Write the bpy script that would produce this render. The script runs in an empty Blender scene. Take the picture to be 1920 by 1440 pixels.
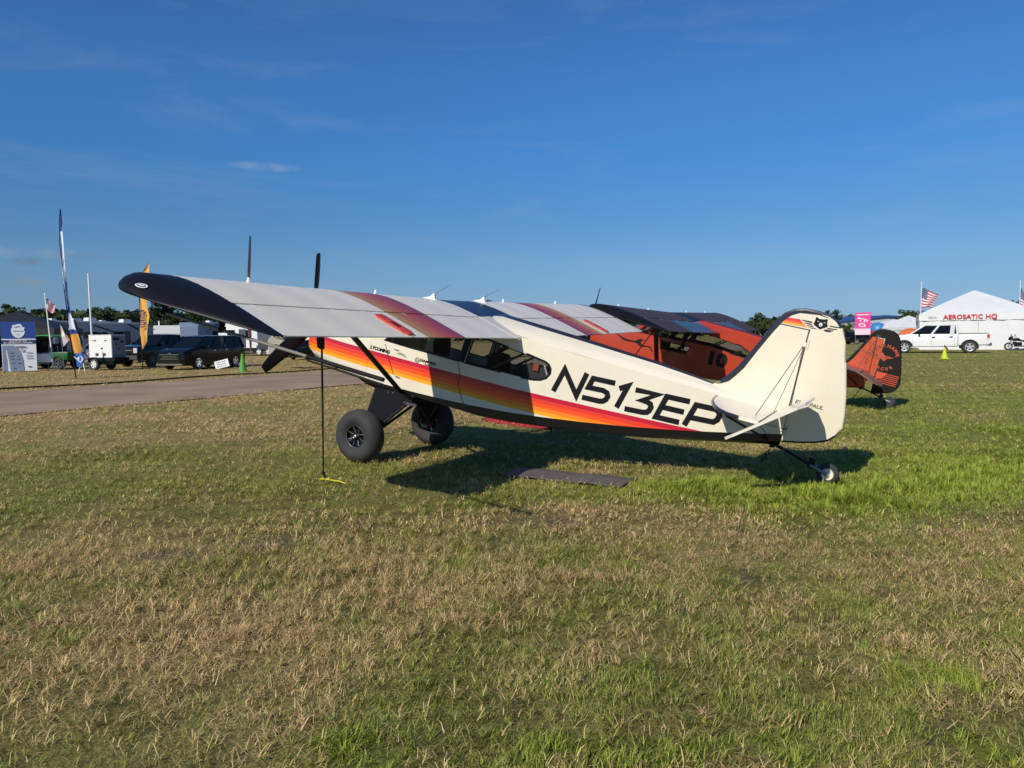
import bpy, bmesh, math, random
import numpy as np
from mathutils import Vector, Matrix
from mathutils.geometry import tessellate_polygon

scene = bpy.context.scene
COL = scene.collection
PI = math.pi
random.seed(7)
rng = np.random.default_rng(11)

# ------------------------------------------------------------------ camera
cam_d = bpy.data.cameras.new("camera")
cam = bpy.data.objects.new("camera", cam_d)
COL.objects.link(cam)
cam_d.sensor_width = 36.0
cam_d.lens = 26.33
cam_d.clip_start = 0.1
cam_d.clip_end = 3000.0
cam.matrix_world = Matrix(((0.99992646, 0.0121278504, 0.0, 0.0),
                           (-0.00080054376, 0.0660038552, -0.997819047, 0.0),
                           (-0.0121014002, 0.997745662, 0.0660087098, 1.7186),
                           (0, 0, 0, 1)))
scene.camera = cam

# ------------------------------------------------------------------ sky, sun, exposure
SUN_EL, SUN_AZ = math.radians(34.5), math.radians(-146.5)      # azimuth from +Y towards +X
sun_dir = Vector((math.sin(SUN_AZ) * math.cos(SUN_EL), math.cos(SUN_AZ) * math.cos(SUN_EL), math.sin(SUN_EL)))
world = bpy.data.worlds.new("World")
scene.world = world
world.use_nodes = True
nt = world.node_tree
nt.nodes.clear()
sky = nt.nodes.new("ShaderNodeTexSky")
sky.sky_type = 'NISHITA'
sky.sun_disc = False
sky.sun_elevation = SUN_EL
sky.sun_rotation = SUN_AZ
sky.altitude = 0
sky.air_density = 0.8
sky.dust_density = 0.0
sky.ozone_density = 6.0
bg = nt.nodes.new("ShaderNodeBackground")
bg.inputs[1].default_value = 0.075
wout = nt.nodes.new("ShaderNodeOutputWorld")
wtc = nt.nodes.new("ShaderNodeTexCoord")

def wnode(t, **k):
    n = nt.nodes.new(t)
    for a, v in k.items():
        setattr(n, a, v)
    return n

def wlink(a, b):
    nt.links.new(a, b)

# high thin cirrus: noise stretched along the horizon, kept faint
wmap = wnode("ShaderNodeMapping")
wmap.inputs['Scale'].default_value = (1.6, 1.6, 9.0)
wmap.inputs['Rotation'].default_value = (0, math.radians(-14), 0)
wlink(wtc.outputs['Generated'], wmap.inputs[0])
wn = wnode("ShaderNodeTexNoise")
wn.inputs['Scale'].default_value = 1.7
wn.inputs['Detail'].default_value = 7
wn.inputs['Roughness'].default_value = 0.62
wn.inputs['Distortion'].default_value = 0.6
wlink(wmap.outputs[0], wn.inputs['Vector'])
wr = wnode("ShaderNodeValToRGB")
wr.color_ramp.elements[0].position = 0.50
wr.color_ramp.elements[0].color = (0, 0, 0, 1)
wr.color_ramp.elements[1].position = 0.86
wr.color_ramp.elements[1].color = (0.30, 0.30, 0.30, 1)
wlink(wn.outputs['Fac'], wr.inputs[0])
hsv = wnode("ShaderNodeHueSaturation")
hsv.inputs['Saturation'].default_value = 1.12
wlink(sky.outputs[0], hsv.inputs['Color'])
# the camera's rendering of the sky: bluer haze at the horizon, fuller blue above, the same all round
wsep = wnode("ShaderNodeSeparateXYZ")
wlink(wtc.outputs['Generated'], wsep.inputs[0])
grade = wnode("ShaderNodeValToRGB")
stops = [(0.0, .46, .62, .91), (.02, .50, .63, .88), (.05, .68, .745, .87), (.09, .88, .92, .96), (.145, .92, 1.05, 1.10), (.225, .93, 1.28, 1.40), (.31, 1.14, 1.43, 1.56), (.40, 1.18, 1.43, 1.60)]
ge = grade.color_ramp.elements
for i, (p, r_, g_, b_) in enumerate(stops):
    e = ge[i] if i < 2 else ge.new(p)
    e.position = p
    e.color = (r_ / 2, g_ / 2, b_ / 2, 1)
wlink(wsep.outputs['Z'], grade.inputs[0])
gm = wnode("ShaderNodeVectorMath", operation='MULTIPLY')
wlink(hsv.outputs[0], gm.inputs[0])
wlink(grade.outputs[0], gm.inputs[1])
gm2 = wnode("ShaderNodeVectorMath", operation='SCALE')
wlink(gm.outputs[0], gm2.inputs[0])
gm2.inputs['Scale'].default_value = 2.0
mixc = wnode("ShaderNodeMixRGB")
wlink(wr.outputs[0], mixc.inputs[0])
wlink(gm2.outputs[0], mixc.inputs[1])
mixc.inputs[2].default_value = (4.2, 5.6, 7.6, 1)

def cloud_at(az_deg, el_deg, su, sv, col, amount, prev):
    """one small cumulus: a soft ellipse about a sky direction, broken up with noise"""
    a, e = math.radians(az_deg), math.radians(el_deg)
    d = Vector((math.sin(a) * math.cos(e), math.cos(a) * math.cos(e), math.sin(e)))
    u = Vector((math.cos(a), -math.sin(a), 0))
    v = d.cross(u)
    outs = []
    for vec, s in ((u, su), (v, sv)):
        dt = wnode("ShaderNodeVectorMath", operation='DOT_PRODUCT')
        wlink(wtc.outputs['Generated'], dt.inputs[0])
        dt.inputs[1].default_value = vec
        sub = wnode("ShaderNodeMath", operation='SUBTRACT')
        wlink(dt.outputs['Value'], sub.inputs[0])
        sub.inputs[1].default_value = vec.dot(d)
        dv = wnode("ShaderNodeMath", operation='DIVIDE')
        wlink(sub.outputs[0], dv.inputs[0])
        dv.inputs[1].default_value = s
        p = wnode("ShaderNodeMath", operation='POWER')
        ab = wnode("ShaderNodeMath", operation='ABSOLUTE')
        wlink(dv.outputs[0], ab.inputs[0])
        wlink(ab.outputs[0], p.inputs[0])
        p.inputs[1].default_value = 2
        outs.append(p)
    ad = wnode("ShaderNodeMath", operation='ADD')
    wlink(outs[0].outputs[0], ad.inputs[0])
    wlink(outs[1].outputs[0], ad.inputs[1])
    nz = wnode("ShaderNodeTexNoise")
    nz.inputs['Scale'].default_value = 60
    nz.inputs['Detail'].default_value = 5
    wlink(wtc.outputs['Generated'], nz.inputs['Vector'])
    m = wnode("ShaderNodeMath", operation='MULTIPLY_ADD')
    wlink(nz.outputs['Fac'], m.inputs[0])
    m.inputs[1].default_value = 2.6
    m.inputs[2].default_value = -0.55
    s2 = wnode("ShaderNodeMath", operation='SUBTRACT')
    wlink(m.outputs[0], s2.inputs[0])
    wlink(ad.outputs[0], s2.inputs[1])
    cl = wnode("ShaderNodeMath", operation='MULTIPLY', use_clamp=True)
    wlink(s2.outputs[0], cl.inputs[0])
    cl.inputs[1].default_value = amount
    # only towards this side of the sky
    dd = wnode("ShaderNodeVectorMath", operation='DOT_PRODUCT')
    wlink(wtc.outputs['Generated'], dd.inputs[0])
    dd.inputs[1].default_value = d
    gt = wnode("ShaderNodeMath", operation='GREATER_THAN')
    wlink(dd.outputs['Value'], gt.inputs[0])
    gt.inputs[1].default_value = 0.5
    mm = wnode("ShaderNodeMath", operation='MULTIPLY')
    wlink(cl.outputs[0], mm.inputs[0])
    wlink(gt.outputs[0], mm.inputs[1])
    mx = wnode("ShaderNodeMixRGB")
    wlink(mm.outputs[0], mx.inputs[0])
    wlink(prev, mx.inputs[1])
    mx.inputs[2].default_value = col
    return mx.outputs[0]

c_ = mixc.outputs[0]
c_ = cloud_at(-32.4, 5.0, 0.022, 0.0075, (2.0, 2.6, 3.5, 1), 0.6, c_)
c_ = cloud_at(-32.6, 3.75, 0.022, 0.0065, (3.3, 3.6, 4.1, 1), 0.7, c_)
c_ = cloud_at(-30.2, 5.5, 0.05, 0.0035, (2.3, 3.0, 4.0, 1), 0.45, c_)
c_ = cloud_at(-34.0, 5.6, 0.10, 0.008, (4.4, 5.2, 6.2, 1), 0.35, c_)
c_ = cloud_at(-17.6, 12.0, 0.055, 0.007, (5.2, 6.0, 7.0, 1), 0.30, c_)
wlink(c_, bg.inputs[0])
wlink(bg.outputs[0], wout.inputs[0])

sun_d = bpy.data.lights.new("sun", 'SUN')
sun_d.energy = 4.2
sun_d.angle = math.radians(0.53)
sun_d.color = (1.0, 0.93, 0.82)
sun = bpy.data.objects.new("sun", sun_d)
COL.objects.link(sun)
sun.location = (-20, -30, 30)
sun.rotation_euler = (-sun_dir).to_track_quat('-Z', 'Y').to_euler()

scene.view_settings.view_transform = 'Standard'
scene.view_settings.look = 'None'
scene.view_settings.exposure = 0.0
scene.view_settings.gamma = 1.0
scene.view_settings.use_curve_mapping = False
scene.render.engine = 'CYCLES'
scene.cycles.max_bounces = 6
scene.cycles.diffuse_bounces = 2
scene.cycles.transparent_max_bounces = 12

# ------------------------------------------------------------------ materials
def srgb(h):
    if isinstance(h, str):
        h = h.lstrip('#')
        c = [int(h[i:i + 2], 16) / 255 for i in (0, 2, 4)]
        return tuple(x / 12.92 if x <= 0.04045 else ((x + 0.055) / 1.055) ** 2.4 for x in c)
    return tuple(h)

MATS = {}

def mat(name, col, rough=0.5, metal=0.0, coat=0.0, var=0.0, vscale=6.0, bump=0.0, bscale=40.0, spec=0.5, emit=None):
    m = bpy.data.materials.new(name)
    m.use_nodes = True
    t = m.node_tree
    b = t.nodes['Principled BSDF']
    c = srgb(col) + (1,)
    b.inputs['Base Color'].default_value = c
    b.inputs['Roughness'].default_value = rough
    b.inputs['Metallic'].default_value = metal
    b.inputs['Coat Weight'].default_value = coat
    b.inputs['Coat Roughness'].default_value = 0.06
    b.inputs['Specular IOR Level'].default_value = spec
    if var > 0 or bump > 0:
        tc = t.nodes.new("ShaderNodeTexCoord")
    if var > 0:
        n = t.nodes.new("ShaderNodeTexNoise")
        n.inputs['Scale'].default_value = vscale
        n.inputs['Detail'].default_value = 5
        t.links.new(tc.outputs['Object'], n.inputs['Vector'])
        mr = t.nodes.new("ShaderNodeMapRange")
        mr.inputs['From Min'].default_value = 0.3
        mr.inputs['From Max'].default_value = 0.7
        mr.inputs['To Min'].default_value = 1 - var
        mr.inputs['To Max'].default_value = 1 + var
        t.links.new(n.outputs['Fac'], mr.inputs['Value'])
        mx = t.nodes.new("ShaderNodeVectorMath")
        mx.operation = 'SCALE'
        mx.inputs[0].default_value = c[:3]
        t.links.new(mr.outputs[0], mx.inputs['Scale'])
        t.links.new(mx.outputs[0], b.inputs['Base Color'])
        r2 = t.nodes.new("ShaderNodeMapRange")
        r2.inputs['To Min'].default_value = max(0.02, rough - 0.08)
        r2.inputs['To Max'].default_value = min(1, rough + 0.1)
        t.links.new(n.outputs['Fac'], r2.inputs['Value'])
        t.links.new(r2.outputs[0], b.inputs['Roughness'])
    if bump > 0:
        n2 = t.nodes.new("ShaderNodeTexNoise")
        n2.inputs['Scale'].default_value = bscale
        n2.inputs['Detail'].default_value = 4
        t.links.new(tc.outputs['Object'], n2.inputs['Vector'])
        bp = t.nodes.new("ShaderNodeBump")
        bp.inputs['Strength'].default_value = bump
        bp.inputs['Distance'].default_value = 0.02
        t.links.new(n2.outputs['Fac'], bp.inputs['Height'])
        t.links.new(bp.outputs[0], b.inputs['Normal'])
    MATS[name] = m
    return m

def glass(name, tint, opacity):
    m = bpy.data.materials.new(name)
    m.use_nodes = True
    t = m.node_tree
    b = t.nodes['Principled BSDF']
    b.inputs['Base Color'].default_value = srgb(tint) + (1,)
    b.inputs['Roughness'].default_value = 0.04
    tr = t.nodes.new("ShaderNodeBsdfTransparent")
    tr.inputs[0].default_value = (0.86, 0.88, 0.88, 1)
    fr = t.nodes.new("ShaderNodeFresnel")
    fr.inputs[0].default_value = 1.45
    ad = t.nodes.new("ShaderNodeMath")
    ad.operation = 'ADD'
    ad.use_clamp = True
    ad.inputs[1].default_value = opacity
    t.links.new(fr.outputs[0], ad.inputs[0])
    mx = t.nodes.new("ShaderNodeMixShader")
    t.links.new(ad.outputs[0], mx.inputs[0])
    t.links.new(tr.outputs[0], mx.inputs[1])
    t.links.new(b.outputs[0], mx.inputs[2])
    t.links.new(mx.outputs[0], t.nodes['Material Output'].inputs[0])
    return m

K = {}
K['cream'] = mat("cream_paint", '#e6dcc3', 0.28, coat=0.3, var=0.02, vscale=3)
K['black'] = mat("gloss_black", (0.008, 0.008, 0.011), 0.32, coat=0.0, var=0.1, spec=0.35)
K['satin'] = mat("satin_black", (0.007, 0.007, 0.008), 0.5, var=0.15, vscale=12, spec=0.25)
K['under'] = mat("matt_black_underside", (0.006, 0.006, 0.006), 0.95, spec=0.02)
K['navy'] = mat("dark_stripe_paint", (0.022, 0.021, 0.034), 0.3, coat=0.3)
K['rubber'] = mat("rubber", (0.034, 0.033, 0.034), 0.78, var=0.35, vscale=4, bump=0.15, bscale=30)
K['fabric_dark'] = mat("dark_fabric", (0.02, 0.02, 0.022), 0.9)
K['alu'] = mat("aluminium", (0.6, 0.6, 0.62), 0.28, metal=1.0)
K['white'] = mat("white_paint", (0.78, 0.78, 0.76), 0.4, var=0.03)
K['whiteplastic'] = mat("white_plastic", (0.75, 0.76, 0.76), 0.45)
K['redp'] = mat("red_plastic", (0.62, 0.05, 0.025), 0.4)
K['grey'] = mat("grey_metal", (0.25, 0.25, 0.26), 0.45, metal=0.4, var=0.1)
K['darkgrey'] = mat("dark_grey", (0.06, 0.06, 0.065), 0.5, var=0.1)
K['chrome'] = mat("chrome", (0.75, 0.75, 0.77), 0.12, metal=1.0)
K['carglass'] = mat("car_glass", (0.005, 0.006, 0.008), 0.08, spec=0.22)
K['window'] = glass("cabin_glass", (0.02, 0.022, 0.022), 0.16)
K['skylight'] = mat("skylight_glass", (0.014, 0.015, 0.03), 0.3, spec=0.25)
K['amber'] = mat("amber_lens", (0.6, 0.25, 0.03), 0.2)
K['redlens'] = mat("red_lens", (0.5, 0.02, 0.02), 0.2)
K['lamp'] = mat("lamp_glass", (0.55, 0.57, 0.6), 0.12, spec=0.8)

# ------------------------------------------------------------------ mesh helpers
class MB:
    def __init__(self):
        self.v, self.f, self.mi = [], [], []

    def add(self, vs, fs, mi=0):
        o = len(self.v)
        self.v += [tuple(map(float, p)) for p in vs]
        for f in fs:
            self.f.append(tuple(i + o for i in f))
            self.mi.append(mi)
        return self

    def box(self, c, s, mi=0, rz=0.0, taper=1.0):
        x, y, z = s[0] / 2, s[1] / 2, s[2] / 2
        vs = []
        for k, dz in ((1.0, -z), (taper, z)):
            for sx, sy in ((-1, -1), (1, -1), (1, 1), (-1, 1)):
                px, py = sx * x * k, sy * y * k
                vs.append((c[0] + px * math.cos(rz) - py * math.sin(rz), c[1] + px * math.sin(rz) + py * math.cos(rz), c[2] + dz))
        return self.add(vs, [(3, 2, 1, 0), (4, 5, 6, 7), (0, 1, 5, 4), (1, 2, 6, 5), (2, 3, 7, 6), (3, 0, 4, 7)], mi)

    def tube(self, pts, r, n=8, mi=0, cap=True, flat=1.0):
        pts = [Vector(p) for p in pts]
        rs = r if isinstance(r, (list, tuple)) else [r] * len(pts)
        vs, fs = [], []
        for i, p in enumerate(pts):
            d = (pts[min(i + 1, len(pts) - 1)] - pts[max(i - 1, 0)]).normalized()
            up = Vector((0, 0, 1)) if abs(d.z) < 0.95 else Vector((0, 1, 0))
            a = d.cross(up).normalized()
            b = a.cross(d).normalized()
            for k in range(n):
                t = 2 * PI * k / n
                vs.append(p + a * (math.cos(t) * rs[i] * flat) + b * (math.sin(t) * rs[i]))
        for i in range(len(pts) - 1):
            for k in range(n):
                k2 = (k + 1) % n
                fs.append((i * n + k, i * n + k2, (i + 1) * n + k2, (i + 1) * n + k))
        if cap:
            fs.append(tuple(range(n))[::-1])
            fs.append(tuple((len(pts) - 1) * n + k for k in range(n)))
        return self.add(vs, fs, mi)

    def loft(self, rings, closed=True, cap0=False, cap1=False, mi=0, flip=False):
        n = len(rings[0])
        vs = [p for r in rings for p in r]
        fs = []
        for i in range(len(rings) - 1):
            for k in range(n if closed else n - 1):
                k2 = (k + 1) % n
                f = (i * n + k, i * n + k2, (i + 1) * n + k2, (i + 1) * n + k)
                fs.append(f[::-1] if flip else f)
        if cap0:
            f = tuple(range(n))[::-1]
            fs.append(f[::-1] if flip else f)
        if cap1:
            f = tuple((len(rings) - 1) * n + k for k in range(n))
            fs.append(f[::-1] if flip else f)
        return self.add(vs, fs, mi)

    def lathe(self, prof, c, axis='y', n=32, mi=0, a0=0.0, a1=2 * PI):
        """prof: list of (r, h) along the axis"""
        rings = []
        full = abs(a1 - a0 - 2 * PI) < 1e-6
        m = n if full else n + 1
        for r, h in prof:
            ring = []
            for k in range(m):
                t = a0 + (a1 - a0) * k / n
                ca, sa = r * math.cos(t), r * math.sin(t)
                if axis == 'y':
                    ring.append((c[0] + ca, c[1] + h, c[2] + sa))
                elif axis == 'x':
                    ring.append((c[0] + h, c[1] + ca, c[2] + sa))
                else:
                    ring.append((c[0] + ca, c[1] + sa, c[2] + h))
            rings.append(ring)
        return self.loft(rings, closed=full, mi=mi)

    def prism(self, poly, fn, mi=0):
        """poly: 2-D outline; fn(u, v, side) -> 3-D point, side 0 and 1"""
        n = len(poly)
        vs = [fn(u, v, 0) for u, v in poly] + [fn(u, v, 1) for u, v in poly]
        tri = tessellate_polygon([[Vector((u, v, 0)) for u, v in poly]])
        fs = [tuple(t) for t in tri] + [tuple(i + n for i in t[::-1]) for t in tri]
        fs += [(i, (i + 1) % n, n + (i + 1) % n, n + i) for i in range(n)]
        return self.add(vs, fs, mi)

    def build(self, name, mats, parent=None, smooth=35, recalc=True):
        me = bpy.data.meshes.new(name)
        me.from_pydata(self.v, [], self.f)
        if not isinstance(mats, (list, tuple)):
            mats = [mats]
        for m in mats:
            me.materials.append(m)
        if len(mats) > 1:
            me.polygons.foreach_set("material_index", self.mi)
        if recalc:
            b = bmesh.new()
            b.from_mesh(me)
            bmesh.ops.recalc_face_normals(b, faces=b.faces)
            b.to_mesh(me)
            b.free()
        if smooth:
            me.shade_smooth()
            me.set_sharp_from_angle(angle=math.radians(smooth))
        o = bpy.data.objects.new(name, me)
        COL.objects.link(o)
        if parent is not None:
            o.parent = parent
        return o

def tag(o, label, cat, group=None, kind=None):
    if label:
        o['label'] = label
    if cat:
        o['category'] = cat
    if group:
        o['group'] = group
    if kind:
        o['kind'] = kind
    return o

def thing(name, label, cat, loc=(0, 0, 0), rz=0.0, group=None):
    o = bpy.data.objects.new(name, None)
    o.empty_display_size = 0.2
    COL.objects.link(o)
    o.location = loc
    o.rotation_euler = (0, 0, rz)
    return tag(o, label, cat, group)

def copy_tree(o, parent=None):
    c = o.copy()
    COL.objects.link(c)
    if parent is not None:
        c.parent = parent
    for ch in list(o.children):
        copy_tree(ch, c)
    return c

def text(name, body, size, m, parent, mtx, extrude=0.0, bold=0.0, align='CENTER', xs=1.0, shear=0.0):
    cu = bpy.data.curves.new(name, 'FONT')
    cu.body = body
    cu.size = size
    cu.extrude = extrude
    cu.offset = bold
    cu.align_x = align
    cu.align_y = 'CENTER'
    cu.shear = shear
    cu.resolution_u = 3
    tmp = bpy.data.objects.new(name, cu)
    me = bpy.data.meshes.new_from_object(tmp)
    bpy.data.objects.remove(tmp)
    bpy.data.curves.remove(cu)
    me.name = name
    if xs != 1.0:
        me.transform(Matrix.Diagonal((xs, 1, 1, 1)))
    me.transform(mtx)
    me.materials.clear()
    me.materials.append(m)
    o = bpy.data.objects.new(name, me)
    COL.objects.link(o)
    if parent is not None:
        o.parent = parent
    return o

def frame(o, u, v):
    """matrix taking text x to u, y to v, z to u x v, at point o"""
    u, v = Vector(u).normalized(), Vector(v).normalized()
    w = u.cross(v)
    return Matrix(((u.x, v.x, w.x, o[0]), (u.y, v.y, w.y, o[1]), (u.z, v.z, w.z, o[2]), (0, 0, 0, 1)))

def stroke2d(pts, w):
    """outline quads of a thick polyline with mitred joints"""
    n = len(pts)
    P = [Vector(p) for p in pts]
    L, R = [], []
    for i in range(n):
        if i == 0:
            d = (P[1] - P[0]).normalized()
            nrm, k = Vector((-d.y, d.x)), 1
        elif i == n - 1:
            d = (P[-1] - P[-2]).normalized()
            nrm, k = Vector((-d.y, d.x)), 1
        else:
            d0, d1 = (P[i] - P[i - 1]).normalized(), (P[i + 1] - P[i]).normalized()
            n0, n1 = Vector((-d0.y, d0.x)), Vector((-d1.y, d1.x))
            nrm = (n0 + n1)
            nrm = nrm.normalized() if nrm.length > 1e-4 else n0
            k = min(1 / max(0.2, nrm.dot(n0)), 2.6)
        L.append(P[i] + nrm * w / 2 * k)
        R.append(P[i] - nrm * w / 2 * k)
    return L, R

def small_print(name, words, h, m, parent, mtx):
    """a line of writing too small to read in the photograph: uneven dark blocks, word by word"""
    r = random.Random(len(name) * 31 + len(words) * 7 + int(h * 1000))
    mb = MB()
    x = 0.0
    for wl in words:
        for k in range(wl):
            w = h * r.choice((.35, .5, .6, .65))
            a, b = (0.0, h) if r.random() < .6 else (0.0, h * .72)
            t = h * .2
            mb.add([(x, a, 0), (x + t, a, 0), (x + t, b, 0), (x, b, 0)], [(0, 1, 2, 3)])
            if r.random() < .75:
                mb.add([(x + t, b - t, 0), (x + w, b - t, 0), (x + w, b, 0), (x + t, b, 0)], [(0, 1, 2, 3)])
            if r.random() < .7:
                mb.add([(x + w - t, a, 0), (x + w, a, 0), (x + w, b - t, 0), (x + w - t, b - t, 0)], [(0, 1, 2, 3)])
            x += w + h * .16
        x += h * .4
    mb.v = [tuple(mtx @ Vector((p[0] - x / 2, p[1] - h / 2, p[2]))) for p in mb.v]
    return mb.build(name, m, parent, smooth=None, recalc=False)

# ------------------------------------------------------------------ ground, road, turf
_perm = np.random.default_rng(5).random((256, 256))

def vnoise(x, y):
    xi, yi = np.floor(x).astype(int), np.floor(y).astype(int)
    fx, fy = x - xi, y - yi
    fx, fy = fx * fx * (3 - 2 * fx), fy * fy * (3 - 2 * fy)
    g = lambda a, b: _perm[a & 255, b & 255]
    return (g(xi, yi) * (1 - fx) + g(xi + 1, yi) * fx) * (1 - fy) + (g(xi, yi + 1) * (1 - fx) + g(xi + 1, yi + 1) * fx) * fy

def fbm(x, y, s, o=4):
    r, a, t = 0, 1.0, 0
    for k in range(o):
        r = r + a * vnoise(x * s + 17.3 * k, y * s + 9.1 * k)
        t += a
        a *= 0.55
        s *= 2.03
    return r / t

def blob(x, y, cx, cy, sx, sy, rot=0.0):
    c, s = math.cos(rot), math.sin(rot)
    u, v = (x - cx) * c + (y - cy) * s, -(x - cx) * s + (y - cy) * c
    return np.exp(-((u / sx) ** 2 + (v / sy) ** 2))

def sstep(a, b, t):
    t = np.clip((t - a) / (b - a), 0, 1)
    return t * t * (3 - 2 * t)

ROAD_D = np.array([0.525, 0.851])
ROAD_N = np.array([0.851, -0.525])
ROAD0, ROAD1 = -27.6, -18.9            # signed distance of the two road edges along ROAD_N

def fields(x, y):
    """dryness 0..1 and lushness 0..1 of the turf at a place"""
    n1, n2, n3 = fbm(x, y, 0.55), fbm(x + 40, y - 13, 1.9), fbm(x - 71, y + 31, 6.0, 3)
    dry = 0.27 + 0.95 * (n1 - 0.5) + 0.95 * (n2 - 0.5) + 0.5 * (n3 - 0.5)
    dry += 0.42 * blob(x, y, -1.6, 6.5, 2.4, 0.75, 0.12) + 0.30 * blob(x, y, 0.6, 7.0, 1.6, 0.6) + 0.22 * blob(x, y, -1.1, 4.6, 1.3, 1.2)
    dry += 0.34 * blob(x, y, 4.9, 10.6, 1.3, 0.9) + 0.24 * blob(x, y, 2.2, 4.0, 1.3, 0.9)
    dry -= 0.50 * blob(x, y, -5.6, 8.6, 3.4, 2.1) + 0.30 * blob(x, y, -2.2, 9.6, 1.4, 1.2)
    dry -= 0.24 * blob(x, y, -0.4, 3.4, 0.9, 0.5) + 0.16 * blob(x, y, 1.2, 3.2, 0.6, 0.4)
    dry += 0.30 * sstep(11.5, 14.5, y) * sstep(1.5, -2.5, x)
    right = sstep(3.0, 7.0, x - 0.12 * y)
    dry -= 0.34 * right * sstep(9, 12, y)
    dry += 0.22 * right * np.sin(y * 0.9 + 1.3 * fbm(x, y, 0.25)) * sstep(11, 16, y)
    lush = 0.95 * blob(x, y, 2.15, 8.25, 1.15, 0.50, 0.15) + 0.95 * blob(x, y, 4.3, 7.95, 2.0, 0.62, 0.25) + 0.85 * blob(x, y, 6.6, 9.6, 2.6, 1.5)
    lush += 0.45 * blob(x, y, 3.4, 7.2, 1.3, 0.45) + 0.5 * blob(x, y, 7.8, 12.8, 2.4, 1.2) + 0.35 * blob(x, y, 10.5, 17, 4, 2.2)
    lush = lush * (0.55 + 0.9 * n2) + 0.55 * sstep(0.60, 0.74, fbm(x + 5, y + 77, 1.6)) * sstep(5.2, 3.4, y)
    lush = np.clip(lush, 0, 1)
    dry = np.clip(dry - 0.7 * lush, 0, 1)
    d = x * ROAD_N[0] + y * ROAD_N[1]
    edge = np.exp(-((d - ROAD1) / 0.7) ** 2) + np.exp(-((d - ROAD0) / 0.7) ** 2)
    far = sstep(-26, -30, d)
    dry = np.clip(dry + 0.5 * edge + 0.16 * far, 0, 1)
    return dry, lush

def bare_soil(x, y):
    """a few worn spots where the soil shows"""
    b = blob(x, y, -2.72, 5.85, .30, .15) + blob(x, y, -2.02, 6.15, .42, .13) + blob(x, y, -1.72, 6.85, .42, .12) + 0.8 * blob(x, y, .28, 6.85, .42, .16) + 0.6 * blob(x, y, 1.6, 5.2, .25, .12)
    return np.clip(b * (0.5 + 1.0 * fbm(x, y, 7.0, 3)), 0, 1)

STRAW = np.array([0.82, 0.585, 0.275])
BROWN = np.array([0.42, 0.27, 0.125])
GREEN = np.array([0.275, 0.320, 0.062])
LUSH = np.array([0.315, 0.385, 0.052])
SOIL = np.array([0.085, 0.066, 0.048])

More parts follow.
